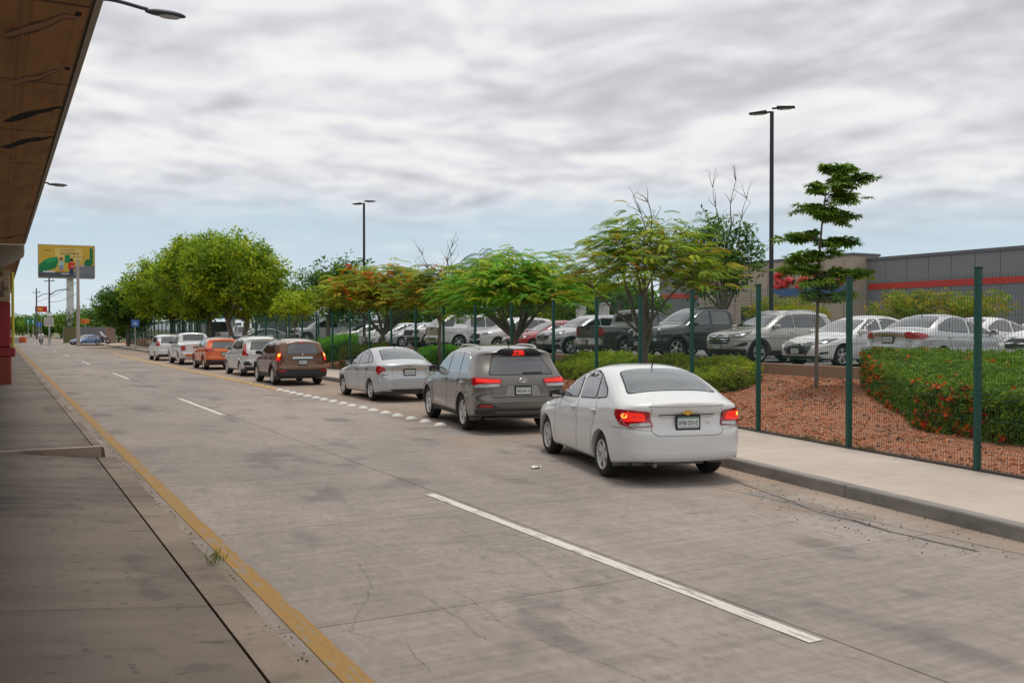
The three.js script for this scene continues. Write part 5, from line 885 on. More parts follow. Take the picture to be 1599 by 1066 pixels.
function instances(name, geo, mat, list, cols, R, parent, lab) {  // list of [pos, dir, scale, tone]
  const im = new THREE.InstancedMesh(geo, mat, list.length), m = new THREE.Matrix4(), q = new THREE.Quaternion(), e = new THREE.Euler(0, 0, 0, 'YXZ'), c = new THREE.Color();
  list.forEach(([p, yaw, sc, tilt], i) => { e.set(tilt ? (R() - 0.5) * tilt : 0, yaw, tilt ? (R() - 0.5) * tilt : 0); q.setFromEuler(e); m.compose(p, q, new THREE.Vector3(sc, sc, sc)); im.setMatrixAt(i, m); const k = cols[Math.floor(R() * cols.length)], v = 0.78 + 0.44 * R(); c.setRGB(k[0] * v, k[1] * v, k[2] * v); im.setColorAt(i, c); });
  im.name = name; im.castShadow = im.receiveShadow = true; im.userData.kind = 'stuff'; if (lab) im.userData.label = lab; parent.add(im); return im;
}
function limb(a, b, r0, r1, bend, R, seg = 7) { const A = new THREE.Vector3(...a), B = new THREE.Vector3(...b), m = A.clone().lerp(B, 0.5).add(rv(R).multiplyScalar(bend)); m.y += bend * 0.5; const cv = new THREE.QuadraticBezierCurve3(A, m, B), g = new THREE.TubeGeometry(cv, seg, 1, 6, false), p = g.attributes.position; for (let i = 0; i <= seg; i++) { const t = i / seg, c = cv.getPoint(t), r = lerp(r0, r1, t); for (let j = 0; j <= 6; j++) { const k = i * 7 + j; p.setXYZ(k, c.x + (p.getX(k) - c.x) * r, c.y + (p.getY(k) - c.y) * r, c.z + (p.getZ(k) - c.z) * r); } } g.computeVertexNormals(); g.userData.cv = cv; return g; }
const GREEN = { lime: [[0.42, 0.52, 0.02], [0.34, 0.47, 0.022], [0.25, 0.40, 0.022], [0.47, 0.52, 0.025]], mid: [[0.15, 0.28, 0.022], [0.11, 0.225, 0.02], [0.19, 0.31, 0.025]], dark: [[0.06, 0.15, 0.03], [0.085, 0.185, 0.03], [0.05, 0.12, 0.025]], gold: [[0.42, 0.40, 0.025], [0.50, 0.36, 0.025], [0.28, 0.38, 0.025], [0.2, 0.33, 0.025]], vivid: [[0.17, 0.46, 0.022], [0.13, 0.38, 0.022], [0.24, 0.50, 0.025]] };
/* o: pos, top, r (crown radius), y0,y1 (crown band), kind, cols, n, leaf, limbs, trunkR, lean, flat, bare, flowers, forks */
function tree(name, label, category, o) {
  const R = mulberry(o.seed), t = thing(name, label, category, o.pos, 0, o.group), G = [];
  const fork = o.fork ?? 0.4 * o.y0, tips = [], all = [];
  const stems = o.stems || [[0, 0]];
  const fk = stems.map(([dx, dz]) => [dx, fork, dz]);
  stems.forEach(([dx, dz], i) => G.push(limb([dx * 0.25, -0.15, dz * 0.25], fk[i], o.trunkR, o.trunkR * 0.75, 0.08 * fork, R, 8)));
  const cy = (o.y0 + o.y1) / 2, ry = (o.y1 - o.y0) / 2;
  const env = (u) => { // a point of the crown: denser towards its outside
    const d = rv(R), k = Math.pow(R(), o.shell || 0.45); let y = d.y; if (o.flat) y = Math.abs(y) * 1.3 - 0.3;
    const rr = o.r * (0.72 + 0.5 * fbm(d.x * 1.7 + o.seed, d.z * 1.7 + d.y * 1.3, 2, o.seed)); return [d.x * rr * k + (o.dx || 0), cy + y * ry * k * (0.8 + 0.4 * fbm(d.z * 2 + 4, d.x * 2 + o.seed, 2, 5)), d.z * rr * k + (o.dz || 0)];
  };
  for (let i = 0; i < (o.limbs || 9); i++) {
    const f = fk[i % fk.length], e = env(); const b = [e[0] * 0.72 + f[0] * 0.28, lerp(f[1], e[1], 0.85), e[2] * 0.72 + f[2] * 0.28]; const L = limb(f, b, o.trunkR * 0.62, o.trunkR * 0.22, o.r * 0.14, R); G.push(L); all.push(L.userData.cv);
  }
  for (let i = 0; i < (o.twigs || 60); i++) { const e = env(); let best, bd = 1e9; for (const c of all) for (const s of [0.35, 0.6, 0.85, 1]) { const p = c.getPoint(s), d = Math.hypot(p.x - e[0], (p.y - e[1]) * 1.4, p.z - e[2]); if (d < bd) { bd = d; best = p; } } G.push(limb(best.toArray(), e, o.trunkR * 0.2, o.trunkR * 0.06, bd * 0.12, R, 4)); tips.push([best, new THREE.Vector3(...e)]); }
  for (const [dx, dz, h0, h1] of o.bare || []) { const a = [dx * 0.4, h0, dz * 0.4]; let p = a; const sp = []; for (let k = 0; k < 3; k++) { const q = [p[0] + dx * 0.3 + (R() - 0.5) * 0.25, p[1] + (h1 - h0) / 3, p[2] + dz * 0.3 + (R() - 0.5) * 0.25]; G.push(limb(p, q, 0.035 - 0.009 * k, 0.026 - 0.009 * k, 0.08, R, 4)); sp.push(q); p = q; } for (let k = 0; k < 9; k++) { const b = sp[k % 3], q = [b[0] + (R() - 0.5) * 0.9, b[1] + 0.2 + R() * 0.5, b[2] + (R() - 0.5) * 0.9]; G.push(limb(b, q, 0.014, 0.005, 0.09, R, 4)); const q2 = [q[0] + (R() - 0.5) * 0.4, q[1] + 0.25 * R(), q[2] + (R() - 0.5) * 0.4]; G.push(limb(q, q2, 0.007, 0.003, 0.04, R, 3)); } }
  const full = mergeGeometries(G.map(g => { const q = g.toNonIndexed(); return q; })); mesh('trunk', full, o.bark || BARK, t);
  const L1 = [], L2 = []; const kind = o.kind || 'broad';
  for (let i = 0; i < o.n; i++) {
    let p; if (i % 3 && tips.length) { const [a, b] = tips[Math.floor(R() * tips.length)]; p = a.clone().lerp(b, 0.45 + 0.6 * R()).add(rv(R).multiplyScalar(o.spread || o.leaf * 1.1)); } else p = new THREE.Vector3(...env());
    if (p.y < o.y0 * 0.92) p.y = o.y0 * 0.92 + R() * 0.2;
    const yaw = kind === 'frond' ? Math.atan2(-(p.z), p.x) + (R() - 0.5) * 2.2 : R() * 6.28;
    (i % 2 ? L1 : L2).push([p, yaw, o.leaf * (0.7 + 0.6 * R()), kind === 'frond' ? 0.55 : 0.9]);
  }
  if (kind === 'frond') instances('crown', frond, LEAF, L1.concat(L2), o.cols, R, t); else if (kind === 'rosette') instances('crown', clumpRosette, LEAF, L1.concat(L2), o.cols, R, t); else { instances('crown', clumpBroad[0], LEAF, L1, o.cols, R, t); instances('crown', clumpBroad[1], LEAF, L2, o.cols, R, t); }
  if (o.flowers) { const F = []; for (let i = 0; i < o.flowers; i++) { const [a, b] = tips[Math.floor(R() * tips.length)]; if (R() < 0.35 && i > 2) { const q = F[F.length - 1][0]; F.push([q.clone().add(rv(R).multiplyScalar(0.14)), R() * 6, 0.11 + 0.07 * R(), 0.8]); } else F.push([b.clone().add(rv(R).multiplyScalar(0.3)).add(new THREE.Vector3(0, 0.12, 0)), R() * 6, 0.08 + 0.06 * R(), 0.8]); } instances('blossoms', petal, LEAF, F, o.flowerCols || [[0.75, 0.16, 0.01], [0.8, 0.28, 0.02], [0.7, 0.10, 0.01]], R, t); }
  return t;
}
const onStrip = (px, X) => { const p = atX(px, X); return [p[0], stripY(p[0], p[1]) - 0.02, p[1]]; };
const STRIP = 'trees in the strip behind the fence';
tree('flame_tree', 'spreading flame tree with forked trunk, yellowing leaves and bare top twigs behind the fence', 'tree', { pos: onStrip(1005, 16.5), seed: 11, y0: 1.75, y1: 4.8, r: 2.6, dx: 0.1, kind: 'frond', cols: [...GREEN.gold.slice(1), ...GREEN.lime, ...GREEN.mid], n: 1250, leaf: 0.42, limbs: 12, twigs: 70, trunkR: 0.085, fork: 1.2, stems: [[0.0, 0.0], [0.35, -0.2], [-0.25, 0.2]], flat: true, bare: [[0.3, -0.2, 3.4, 5.3], [-0.1, 0.2, 3.6, 4.9]], flowers: 16, flowerCols: [[0.7, 0.45, 0.03], [0.75, 0.33, 0.02]], group: STRIP });
tree('flame_tree', 'bright green feathery flame tree whose trunk stands beside a fence post', 'tree', { pos: onStrip(806, 16.2), seed: 12, y0: 1.45, y1: 4.2, r: 2.6, kind: 'frond', cols: [...GREEN.vivid, ...GREEN.vivid, ...GREEN.lime], n: 1400, leaf: 0.55, limbs: 10, twigs: 70, trunkR: 0.13, fork: 1.25, flat: true, flowers: 14, flowerCols: [[0.75, 0.33, 0.02]], group: STRIP });
tree('flame_tree', 'flame tree with orange blossom among yellow green leaves behind the fence', 'tree', { pos: onStrip(598, 16.5), seed: 13, y0: 1.45, y1: 4.7, r: 3.2, kind: 'frond', cols: [...GREEN.gold, ...GREEN.gold, ...GREEN.lime], n: 1700, leaf: 0.52, limbs: 11, twigs: 80, trunkR: 0.15, fork: 1.3, flat: true, flowers: 620, group: STRIP });
tree('flame_tree', 'thin half bare flame tree between the orange and the bright green ones', 'tree', { pos: onStrip(688, 16.4), seed: 14, y0: 1.9, y1: 4.2, r: 2.0, kind: 'frond', cols: [...GREEN.gold, ...GREEN.mid], n: 760, leaf: 0.45, limbs: 10, twigs: 60, trunkR: 0.085, fork: 1.8, flat: true, bare: [[0.3, 0.1, 3.2, 5.0], [-0.4, -0.2, 3.0, 4.7], [0.1, 0.5, 3.0, 4.6]], flowers: 50, group: STRIP });
tree('sapling', 'slim lime green sapling behind the fence near the entrance', 'tree', { pos: onStrip(461, 16.0), seed: 15, y0: 2.0, y1: 4.1, r: 1.35, cols: GREEN.lime, n: 260, leaf: 0.32, limbs: 6, twigs: 30, trunkR: 0.06, fork: 1.7, group: STRIP });
{ // tiered young almond tree
  const pos = onStrip(1276, 16.9), t = thing('almond_tree', 'young almond tree with leaves in flat tiers on a slim trunk behind the fence', 'tree', pos, 0, STRIP), R = mulberry(41), G = [], L = [];
  const h = 4.95; G.push(limb([0, -0.1, 0], [0.03, 2.4, 0.02], 0.05, 0.035, 0.04, R, 8)); G.push(limb([0.03, 2.4, 0.02], [0.25, h, 0.1], 0.035, 0.012, 0.1, R, 8));
  const cr = new THREE.Vector3(CY, 0, SY), cf = new THREE.Vector3(SY, 0, -CY);
  // tier height above the eye line in photo pixels, reach to either side of the stem
  const kk = 22.4 / FPX, tiers = [[262, -8, 52, 6], [278, 10, 74, 6], [296, -34, 40, 8], [306, 20, 70, 5], [326, -44, 10, 6], [338, -20, 56, 8], [366, -58, -5, 7], [376, 5, 54, 6], [399, -52, 18, 8], [418, -66, 0, 9], [424, 10, 84, 10], [442, -40, 40, 10], [462, -28, 30, 8]];
  for (const [py, l, r, nb] of tiers) { const y = EYE + (514 - py) * kk - pos[1], st = 0.03 + 0.22 * clamp((y - 2.4) / 2.85); for (let k = 0; k < nb; k++) { const u = lerp(l, r, (k + R()) / nb) * kk, d = cr.clone().multiplyScalar(u).addScaledVector(cf, (R() - 0.5) * 1.3), e = [st + d.x, y + (R() - 0.5) * 0.1 - 0.08 * Math.abs(u), d.z + 0.05]; G.push(limb([st * 0.9, y - 0.16, 0.03], e, 0.012, 0.005, 0.1, R, 4)); for (let q = 0; q < 7; q++) { const s = 0.55 + 0.5 * R(); L.push([new THREE.Vector3(lerp(st, e[0], s) + (R() - 0.5) * 0.16, lerp(y - 0.1, e[1], s) + (R() - 0.5) * 0.16, lerp(0, e[2], s) + (R() - 0.5) * 0.2), R() * 6.28, 0.15 + 0.08 * R(), 0.8]); } } }
  mesh('trunk', mergeGeometries(G.map(g => g.toNonIndexed())), BARK, t); instances('crown', clumpRosette, LEAF, L, [...GREEN.mid, [0.2, 0.34, 0.03], [0.10, 0.2, 0.03], [0.26, 0.38, 0.03]], R, t);
}
tree('shade_tree', 'dark leaved tree with bare twigs on top in the car park before the shop', 'tree', { pos: (() => { const p = atDepth(1128, 514, 37.5); return [p[0], LOT, p[2]]; })(), seed: 21, y0: 2.1, y1: 5.6, r: 1.85, cols: [...GREEN.dark, ...GREEN.mid], n: 520, leaf: 0.3, limbs: 10, twigs: 60, trunkR: 0.1, fork: 1.6, stems: [[0.1, 0], [-0.2, 0.2]], bare: [[0.3, 0.2, 4.3, 6.9], [0.5, 0.5, 3.8, 6.2], [-0.2, -0.2, 4.3, 6.7]] });
tree('shade_tree', 'dark green tree in the car park behind the orange flowering tree', 'tree', { pos: (() => { const p = atDepth(512, 514, 72); return [p[0], LOT, p[2]]; })(), seed: 22, y0: 1.7, y1: 6.7, r: 3.6, dx: 1.2, cols: [...GREEN.mid, ...GREEN.dark], n: 950, leaf: 0.5, limbs: 9, twigs: 60, trunkR: 0.2, fork: 1.5 });
// big rain trees beyond the entrance
const BIG = 'big rounded trees beyond the entrance';
const bigs = [[368, 77, 4.4, 2.5, 9.6, [[0.9, 0.2], [-0.6, -0.2]], 'big round lime green tree with a Y-shaped trunk beyond the entrance'], [325, 84, 4.6, 2.7, 10.2, [[0, 0]], 'big round lime green tree with a straight trunk between two others beyond the entrance'], [304, 90, 4.6, 2.7, 10.2, [[0.3, 0]], 'big lime green tree with a leaning trunk beside the dark lamp pole'], [268, 97, 5.4, 2.4, 9.2, [[0, 0]], 'big lime green tree on the far side of the dark lamp pole']];
bigs.forEach(([px, d, r, y0, y1, stems, lab], i) => { const p = atDepth(px, 514, d); tree('rain_tree', lab, 'tree', { pos: [p[0], 0.3, p[2]], seed: 50 + i, y0, y1, r, shell: 0.36, cols: [...GREEN.lime, ...GREEN.lime, ...GREEN.mid], n: 2300, leaf: 0.55, limbs: 12, twigs: 90, trunkR: 0.24, fork: 2.3, stems, group: BIG }); });
{ const p = atDepth(200, 514, 104); tree('dark_tree', 'dark shaggy tree at the end of the big lime green ones', 'tree', { pos: [p[0], 0.2, p[2]], seed: 60, y0: 1.8, y1: 7.0, r: 4.0, cols: [...GREEN.dark, ...GREEN.mid], n: 1500, leaf: 0.55, limbs: 9, twigs: 70, trunkR: 0.22, fork: 1.8 }); }
// palms behind the flame trees
function palm(label, px, depth, hh, seed) {
  const p = atDepth(px, 514, depth), t = thing('palm_tree', label, 'tree', [p[0], LOT, p[2]], 0, 'palms in the car park'), R = mulberry(seed); mesh('trunk', limb([0, 0, 0], [0.2, hh, 0.1], 0.16, 0.1, 0.2, R, 10), BARK, t);
  const m = leafMat(); m.color.setRGB(0.05, 0.12, 0.03);
  for (let k = 0; k < 15; k++) { const a = k * 2.4, up = 0.9 - 0.09 * k, o = []; const f = new THREE.QuadraticBezierCurve3(new THREE.Vector3(0.2, hh, 0.1), new THREE.Vector3(0.2 + Math.cos(a) * 1.0, hh + 0.5 + up, 0.1 + Math.sin(a) * 1.0), new THREE.Vector3(0.2 + Math.cos(a) * 2.0, hh - 0.6 + up * 1.3, 0.1 + Math.sin(a) * 2.0)); for (let i = 2; i <= 22; i++) for (const s of [-1, 1]) { const q = f.getPoint(i / 22), tg = f.getTangent(i / 22), sd = new THREE.Vector3(-Math.sin(a), 0, Math.cos(a)).multiplyScalar(s), d = sd.addScaledVector(tg, 0.7).add(new THREE.Vector3(0, -0.35, 0)).normalize(), n = new THREE.Vector3(0, 1, 0); n.addScaledVector(d, -n.dot(d)).normalize(); quadLeaf(o, q, d, n, 0.55 * (1.15 - Math.abs(i / 22 - 0.45)), 0.05, 0.2); } const g = new THREE.BufferGeometry(); g.setAttribute('position', new THREE.Float32BufferAttribute(o, 3)); g.computeVertexNormals(); mesh('frond', g, m, t); }
}
palm('palm rising behind the bright green flame tree', 765, 60, 5.3, 71); palm('palm beside the half bare flame tree', 742, 64, 5.0, 72); palm('low palm behind the black pickup beside the shop', 962, 55, 2.8, 73);
// middle distance trees that close the view beyond the car park
const BACK = 'trees along the far side of the car park';
[[905, 74, 3.4, 5.2, 81], [950, 80, 3.2, 5.0, 82], [985, 72, 2.6, 4.4, 83], [850, 84, 3.6, 6.2, 84], [800, 90, 3.6, 6.6, 85], [700, 95, 4.0, 6.2, 86], [645, 100, 4.2, 6.0, 87], [590, 105, 4.6, 6.6, 88], [470, 110, 5.0, 6.8, 89], [425, 112, 4.6, 5.6, 90]].forEach(([px, d, r, h, seed], i) => { const p = atDepth(px, 514, d); tree('background_tree', ['green tree on the far edge of the car park behind the flame trees'][0], 'tree', { pos: [p[0], LOT, p[2]], seed, y0: 0.9, y1: h, r, cols: i % 3 ? GREEN.mid : [...GREEN.lime, ...GREEN.mid], n: 620, leaf: 0.6, limbs: 6, twigs: 40, trunkR: 0.16, fork: 1, group: BACK }); });
const HOR = 'trees on the skyline down the road';
[[95, 230, 6, 5.5], [118, 215, 6.5, 6.2], [138, 205, 6, 5.6], [160, 190, 6, 5.0], [185, 160, 6.2, 6.0], [75, 240, 6, 5.5], [48, 250, 6, 5.0], [35, 300, 8, 6.5], [60, 320, 8, 6.0]].forEach(([px, d, r, h], i) => { const p = atDepth(px, 514, d); tree('skyline_tree', 'rounded green tree on the skyline at the end of the road', 'tree', { pos: [p[0], 0, p[2]], seed: 130 + i, y0: 0.7, y1: h, r, cols: i % 2 ? GREEN.mid : [...GREEN.dark, ...GREEN.mid], n: 420, leaf: 1.0, limbs: 5, twigs: 24, trunkR: 0.2, fork: 0.9, group: HOR }); });
// shrubs in front of the shop
[[1415, 47, 2.0, 2.9], [1510, 45, 2.2, 2.9], [1225, 56, 2.4, 3.0], [1245, 50, 1.6, 2.2]].forEach(([px, d, r, h], i) => { const p = atDepth(px, 514, d); tree('shop_shrub', ['yellow green open shrub behind the silver sedan before the shop', 'yellow green open shrub above the flowering hedge before the shop', 'green shrub under the red sign of the shop', 'low green shrub behind the almond tree before the shop'][i], 'shrub', { pos: [p[0], LOT, p[2]], seed: 160 + i, y0: 1.3, y1: h, r, cols: GREEN.gold, n: 420, leaf: 0.26, limbs: 8, twigs: 50, trunkR: 0.04, fork: 0.6, kind: 'broad' }); });
// ---- hedges and beds
function hedge(name, label, category, poly, hgt, o) {
  const cx = poly.reduce((s, p) => s + p[0], 0) / poly.length, cz = poly.reduce((s, p) => s + p[1], 0) / poly.length, y0 = stripY(cx, cz), R = mulberry(o.seed), t = thing(name, label, category, [cx, y0, cz], 0, o.group);
  const inside = (x, z) => { let c = false; for (let i = 0, j = poly.length - 1; i < poly.length; j = i++) { const [xi, zi] = poly[i], [xj, zj] = poly[j]; if ((zi > z) !== (zj > z) && x < (xj - xi) * (z - zi) / (zj - zi) + xi) c = !c; } return c; };
  const gy = (x, z) => stripY(x, z) - y0;
  // one solid dark block inside the leaves, not separate stems
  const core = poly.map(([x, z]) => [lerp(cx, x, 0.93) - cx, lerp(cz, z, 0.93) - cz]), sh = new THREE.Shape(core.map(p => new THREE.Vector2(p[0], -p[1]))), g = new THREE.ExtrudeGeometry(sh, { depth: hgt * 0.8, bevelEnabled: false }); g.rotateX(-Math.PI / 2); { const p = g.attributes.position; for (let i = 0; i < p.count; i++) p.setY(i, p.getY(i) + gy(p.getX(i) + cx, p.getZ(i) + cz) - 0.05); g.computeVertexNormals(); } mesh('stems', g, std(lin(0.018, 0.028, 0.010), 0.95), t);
  const xs = poly.map(p => p[0]), zs = poly.map(p => p[1]), L = [], F = []; let n = 0, guard = 0;
  while (n < o.n && guard++ < o.n * 20) {
    let x, z, y, tilt = 0.9;
    if (R() < o.sideShare) { const i = Math.floor(R() * poly.length), a = poly[i], b = poly[(i + 1) % poly.length]; const s = R(); x = lerp(a[0], b[0], s); z = lerp(a[1], b[1], s); const k = 0.93 + 0.09 * R(); x = lerp(cx, x, k); z = lerp(cz, z, k); y = R() * hgt; tilt = 2.4; }
    else { x = lerp(Math.min(...xs), Math.max(...xs), R()); z = lerp(Math.min(...zs), Math.max(...zs), R()); if (!inside(x, z)) continue; y = hgt * (0.84 + 0.16 * R()) + (fbm(x * 2, z * 2, 2, 3) - 0.5) * (o.uneven || 0.08); }
    const P = new THREE.Vector3(x - cx, gy(x, z) + y, z - cz); L.push([P, R() * 6.28, o.leaf * (0.7 + 0.6 * R()), tilt]); n++;
    if (o.flower && R() < o.flower * (tilt > 1 ? 1.6 : 0.12) && fbm(x * 1.1, z * 1.1 + y, 2, 8) > 0.30) { const k = 4 + Math.floor(R() * 5); for (let q = 0; q < k; q++) F.push([P.clone().multiply(new THREE.Vector3(1.015, 1, 1.015)).add(rv(R).multiplyScalar(o.fs * 1.3)), R() * 6, o.fs * (0.7 + 0.5 * R()), 2]); }
  }
  instances('foliage', clumpBroad[0], LEAF, L, o.cols, R, t); if (F.length) instances('blossoms', petal, LEAF, F, o.fcols || [[0.78, 0.07, 0.012], [0.85, 0.16, 0.02], [0.8, 0.22, 0.03], [0.7, 0.03, 0.01]], R, t);
  return t;
}
const arcPts = (cx, cz, rx, rz, a0, a1, n) => Array.from({ length: n + 1 }, (_, k) => { const a = lerp(a0, a1, k / n); return [cx + Math.cos(a) * rx, cz + Math.sin(a) * rz]; });
hedge('flowering_hedge', 'clipped green hedge with orange red flowers behind the fence', 'hedge', [[18.4, -15.4], [17.5, -15.3], [16.4, -14.0], [15.2, -12.4], [14.2, -11.2], [13.7, -10.2], [13.5, -9.0], [13.6, -7.5], [14.2, -6.0], [18.6, -6.0], [18.7, -10], [18.7, -14]], 0.78, { seed: 201, n: 9500, leaf: 0.105, cols: [...GREEN.mid, [0.17, 0.30, 0.025], [0.24, 0.34, 0.025]], sideShare: 0.5, flower: 0.13, fs: 0.046, uneven: 0.1 });
hedge('low_shrub_bed', 'low lime green shrubs with a few yellow flowers before the silver utility', 'shrub', [[18.2, -20.2], [17.4, -18.6], [16.3, -18.0], [15.5, -18.6], [15.6, -20.5], [16.5, -23], [17.6, -24], [18.2, -22]], 0.42, { seed: 202, n: 2600, leaf: 0.13, cols: [...GREEN.lime, [0.3, 0.2, 0.08]], sideShare: 0.4, flower: 0.008, fs: 0.05, fcols: [[0.85, 0.42, 0.02]], uneven: 0.35 });
hedge('low_shrub_bed', 'low lime green shrubs round the foot of the forked flame tree', 'shrub', [[18.4, -24.2], [16.6, -23.4], [15.8, -24], [16.2, -27.5], [18.3, -28]], 0.42, { seed: 203, n: 1500, leaf: 0.13, cols: GREEN.lime, sideShare: 0.4, flower: 0.01, fs: 0.05, fcols: [[0.85, 0.42, 0.02]], uneven: 0.3 });
hedge('low_shrub_bed', 'bright green low shrubs behind the fence beside the silver kerbside sedan', 'shrub', [[18, -37], [15.5, -36.4], [15.2, -39], [18, -41]], 0.5, { seed: 204, n: 1200, leaf: 0.14, cols: GREEN.vivid, sideShare: 0.4, uneven: 0.3 });
hedge('flowering_bush', 'rounded bush with orange flowers at the foot of the orange blossom tree', 'shrub', arcPts(15.4, -43.2, 1.1, 1.6, 0, 5.9, 10), 0.85, { seed: 205, n: 1300, leaf: 0.13, cols: [...GREEN.mid, ...GREEN.gold], sideShare: 0.5, flower: 0.06, fs: 0.06, uneven: 0.3 });
hedge('green_bush', 'square clipped green bush behind the fence beside the brown utility', 'shrub', arcPts(16.0, -50.2, 1.3, 2.0, 0, 5.9, 10), 1.1, { seed: 206, n: 1500, leaf: 0.14, cols: GREEN.vivid, sideShare: 0.55, uneven: 0.2 });
hedge('green_bush', 'low dark green bushes along the foot of the far fence', 'shrub', [[14.9, -84], [15.9, -84], [15.9, -106], [14.9, -106]], 0.9, { seed: 207, n: 1600, leaf: 0.2, cols: GREEN.mid, sideShare: 0.5, uneven: 0.5 });
// grass tufts at kerb and fence foot
function tuft(label, x, y, z, n, h, seed, cols) { const R = mulberry(seed), o = []; for (let i = 0; i < n; i++) { const d = rv(R); d.y = 1.0 + R(); d.normalize(); const nn = rv(R); nn.addScaledVector(d, -nn.dot(d)).normalize(); quadLeaf(o, new THREE.Vector3((R() - 0.5) * 0.12, 0, (R() - 0.5) * 0.3), d, nn, h * (0.5 + R()), 0.010, 0.2); } const g = new THREE.BufferGeometry(); g.setAttribute('position', new THREE.Float32BufferAttribute(o, 3)); g.computeVertexNormals(); const m = leafMat(); m.color.setRGB(...cols); const t = mesh(numbered('grass_tuft'), g, m, scene); t.position.set(x, y, z); t.userData.kind = 'stuff'; tag(t, label, 'grass'); }
{ const p = ground(318, 880); tuft('small grass tuft in the gutter beside the yellow line', 1.62, 0.0, p[1], 34, 0.10, 5, [0.16, 0.2, 0.03]); }
[[1235, 690], [1285, 697], [1340, 706]].forEach(([px, py], i) => { const q = ground(px, py, 0.15); for (let k = 0; k < 1; k++) tuft('dry grass at the foot of the fence beside the pavement, tuft ' + ['by the slim almond tree', 'between two fence posts', 'before the flowering hedge'][i], FX(q[1]) + 0.02, 0.15, q[1], 60, 0.10, 8 + i, [0.17, 0.16, 0.04]); });
// ---------------------------------------------------------------- lane studs, litter
{
  const prof = [[0, 0.062], [0.035, 0.060], [0.07, 0.048], [0.092, 0.026], [0.10, 0.010], [0.112, 0.008], [0.115, 0]].map(p => new THREE.Vector2(...p)), g = new THREE.LatheGeometry(prof, 16); g.scale(1.25, 1, 0.9);
  const m1 = std(lin(0.66, 0.63, 0.58), 0.5), m2 = std(lin(0.52, 0.33, 0.13), 0.6); const R = mulberry(66);
  for (let k = 0; k < 80; k++) { const near = k < 17, o = solo('lane_stud', g, near ? m1 : m2, near ? 'white domed ceramic stud in the dotted line edging the parking bay' : 'yellowed domed stud in the dotted line edging the parking bay', 'road stud', near ? 'white lane studs' : 'yellowed lane studs'); o.position.set(8.08 + (R() - 0.5) * 0.03, 0.004, -18.0 - 0.8 * k); o.rotation.y = (R() - 0.5) * 0.3; }
  const p = ground(837, 731), lg = new THREE.PlaneGeometry(0.16, 0.09, 8, 6); lg.rotateX(-Math.PI / 2); const q = lg.attributes.position; for (let i = 0; i < q.count; i++) q.setY(i, 0.012 + 0.03 * hash2(i, 3, 5)); lg.computeVertexNormals(); const l = solo('litter', lg, std(lin(0.75, 0.74, 0.72), 0.8, 0, { side: THREE.DoubleSide }), 'crumpled white scrap of paper on the road beside the white sedan', 'litter'); l.position.set(p[0], 0, p[1]); l.rotation.y = 0.5;
}
{ // grit and crumbs along the gutters and the broken joint
  const g = new THREE.IcosahedronGeometry(1, 0), N = 900, im = new THREE.InstancedMesh(g, std(0xffffff, 0.95), N), R = mulberry(404), m = new THREE.Matrix4(), q = new THREE.Quaternion(), e = new THREE.Euler(), c = new THREE.Color(); const pts = [[1150, 752], [1215, 775], [1275, 798], [1330, 812], [1400, 832], [1530, 862]].map(p => ground(...p));
  for (let k = 0; k < N; k++) { let x, z; if (k < 330) { const i = Math.floor(R() * 5), t = R(); x = lerp(pts[i][0], pts[i + 1][0], t) + (R() + R() + R() - 1.5) * 0.5 - 0.08; z = lerp(pts[i][1], pts[i + 1][1], t) + (R() + R() + R() - 1.5) * 0.5; } else if (k < 620) { z = -4.5 - R() * 20; x = KX(z) - 0.02 - R() * R() * 0.5; } else { z = -4 - R() * 16; x = 1.66 - R() * R() * 0.12; }
    const s = 0.002 + 0.008 * Math.pow(R(), 4); e.set(R() * 6, R() * 6, R() * 6); q.setFromEuler(e); m.compose(new THREE.Vector3(x, 0.004 + (x < 1.61 ? 0.006 : 0), z), q, new THREE.Vector3(s * 1.4, s * 0.7, s)); im.setMatrixAt(k, m); const v = 0.5 + R(); c.setRGB(0.14 * v, 0.11 * v, 0.085 * v); im.setColorAt(k, c); }
  im.name = 'road_grit'; tag(im, 'dark grit and crumbs lying in the gutters and along the broken joint', 'grit', null, 'stuff'); im.castShadow = im.receiveShadow = true; scene.add(im);
}
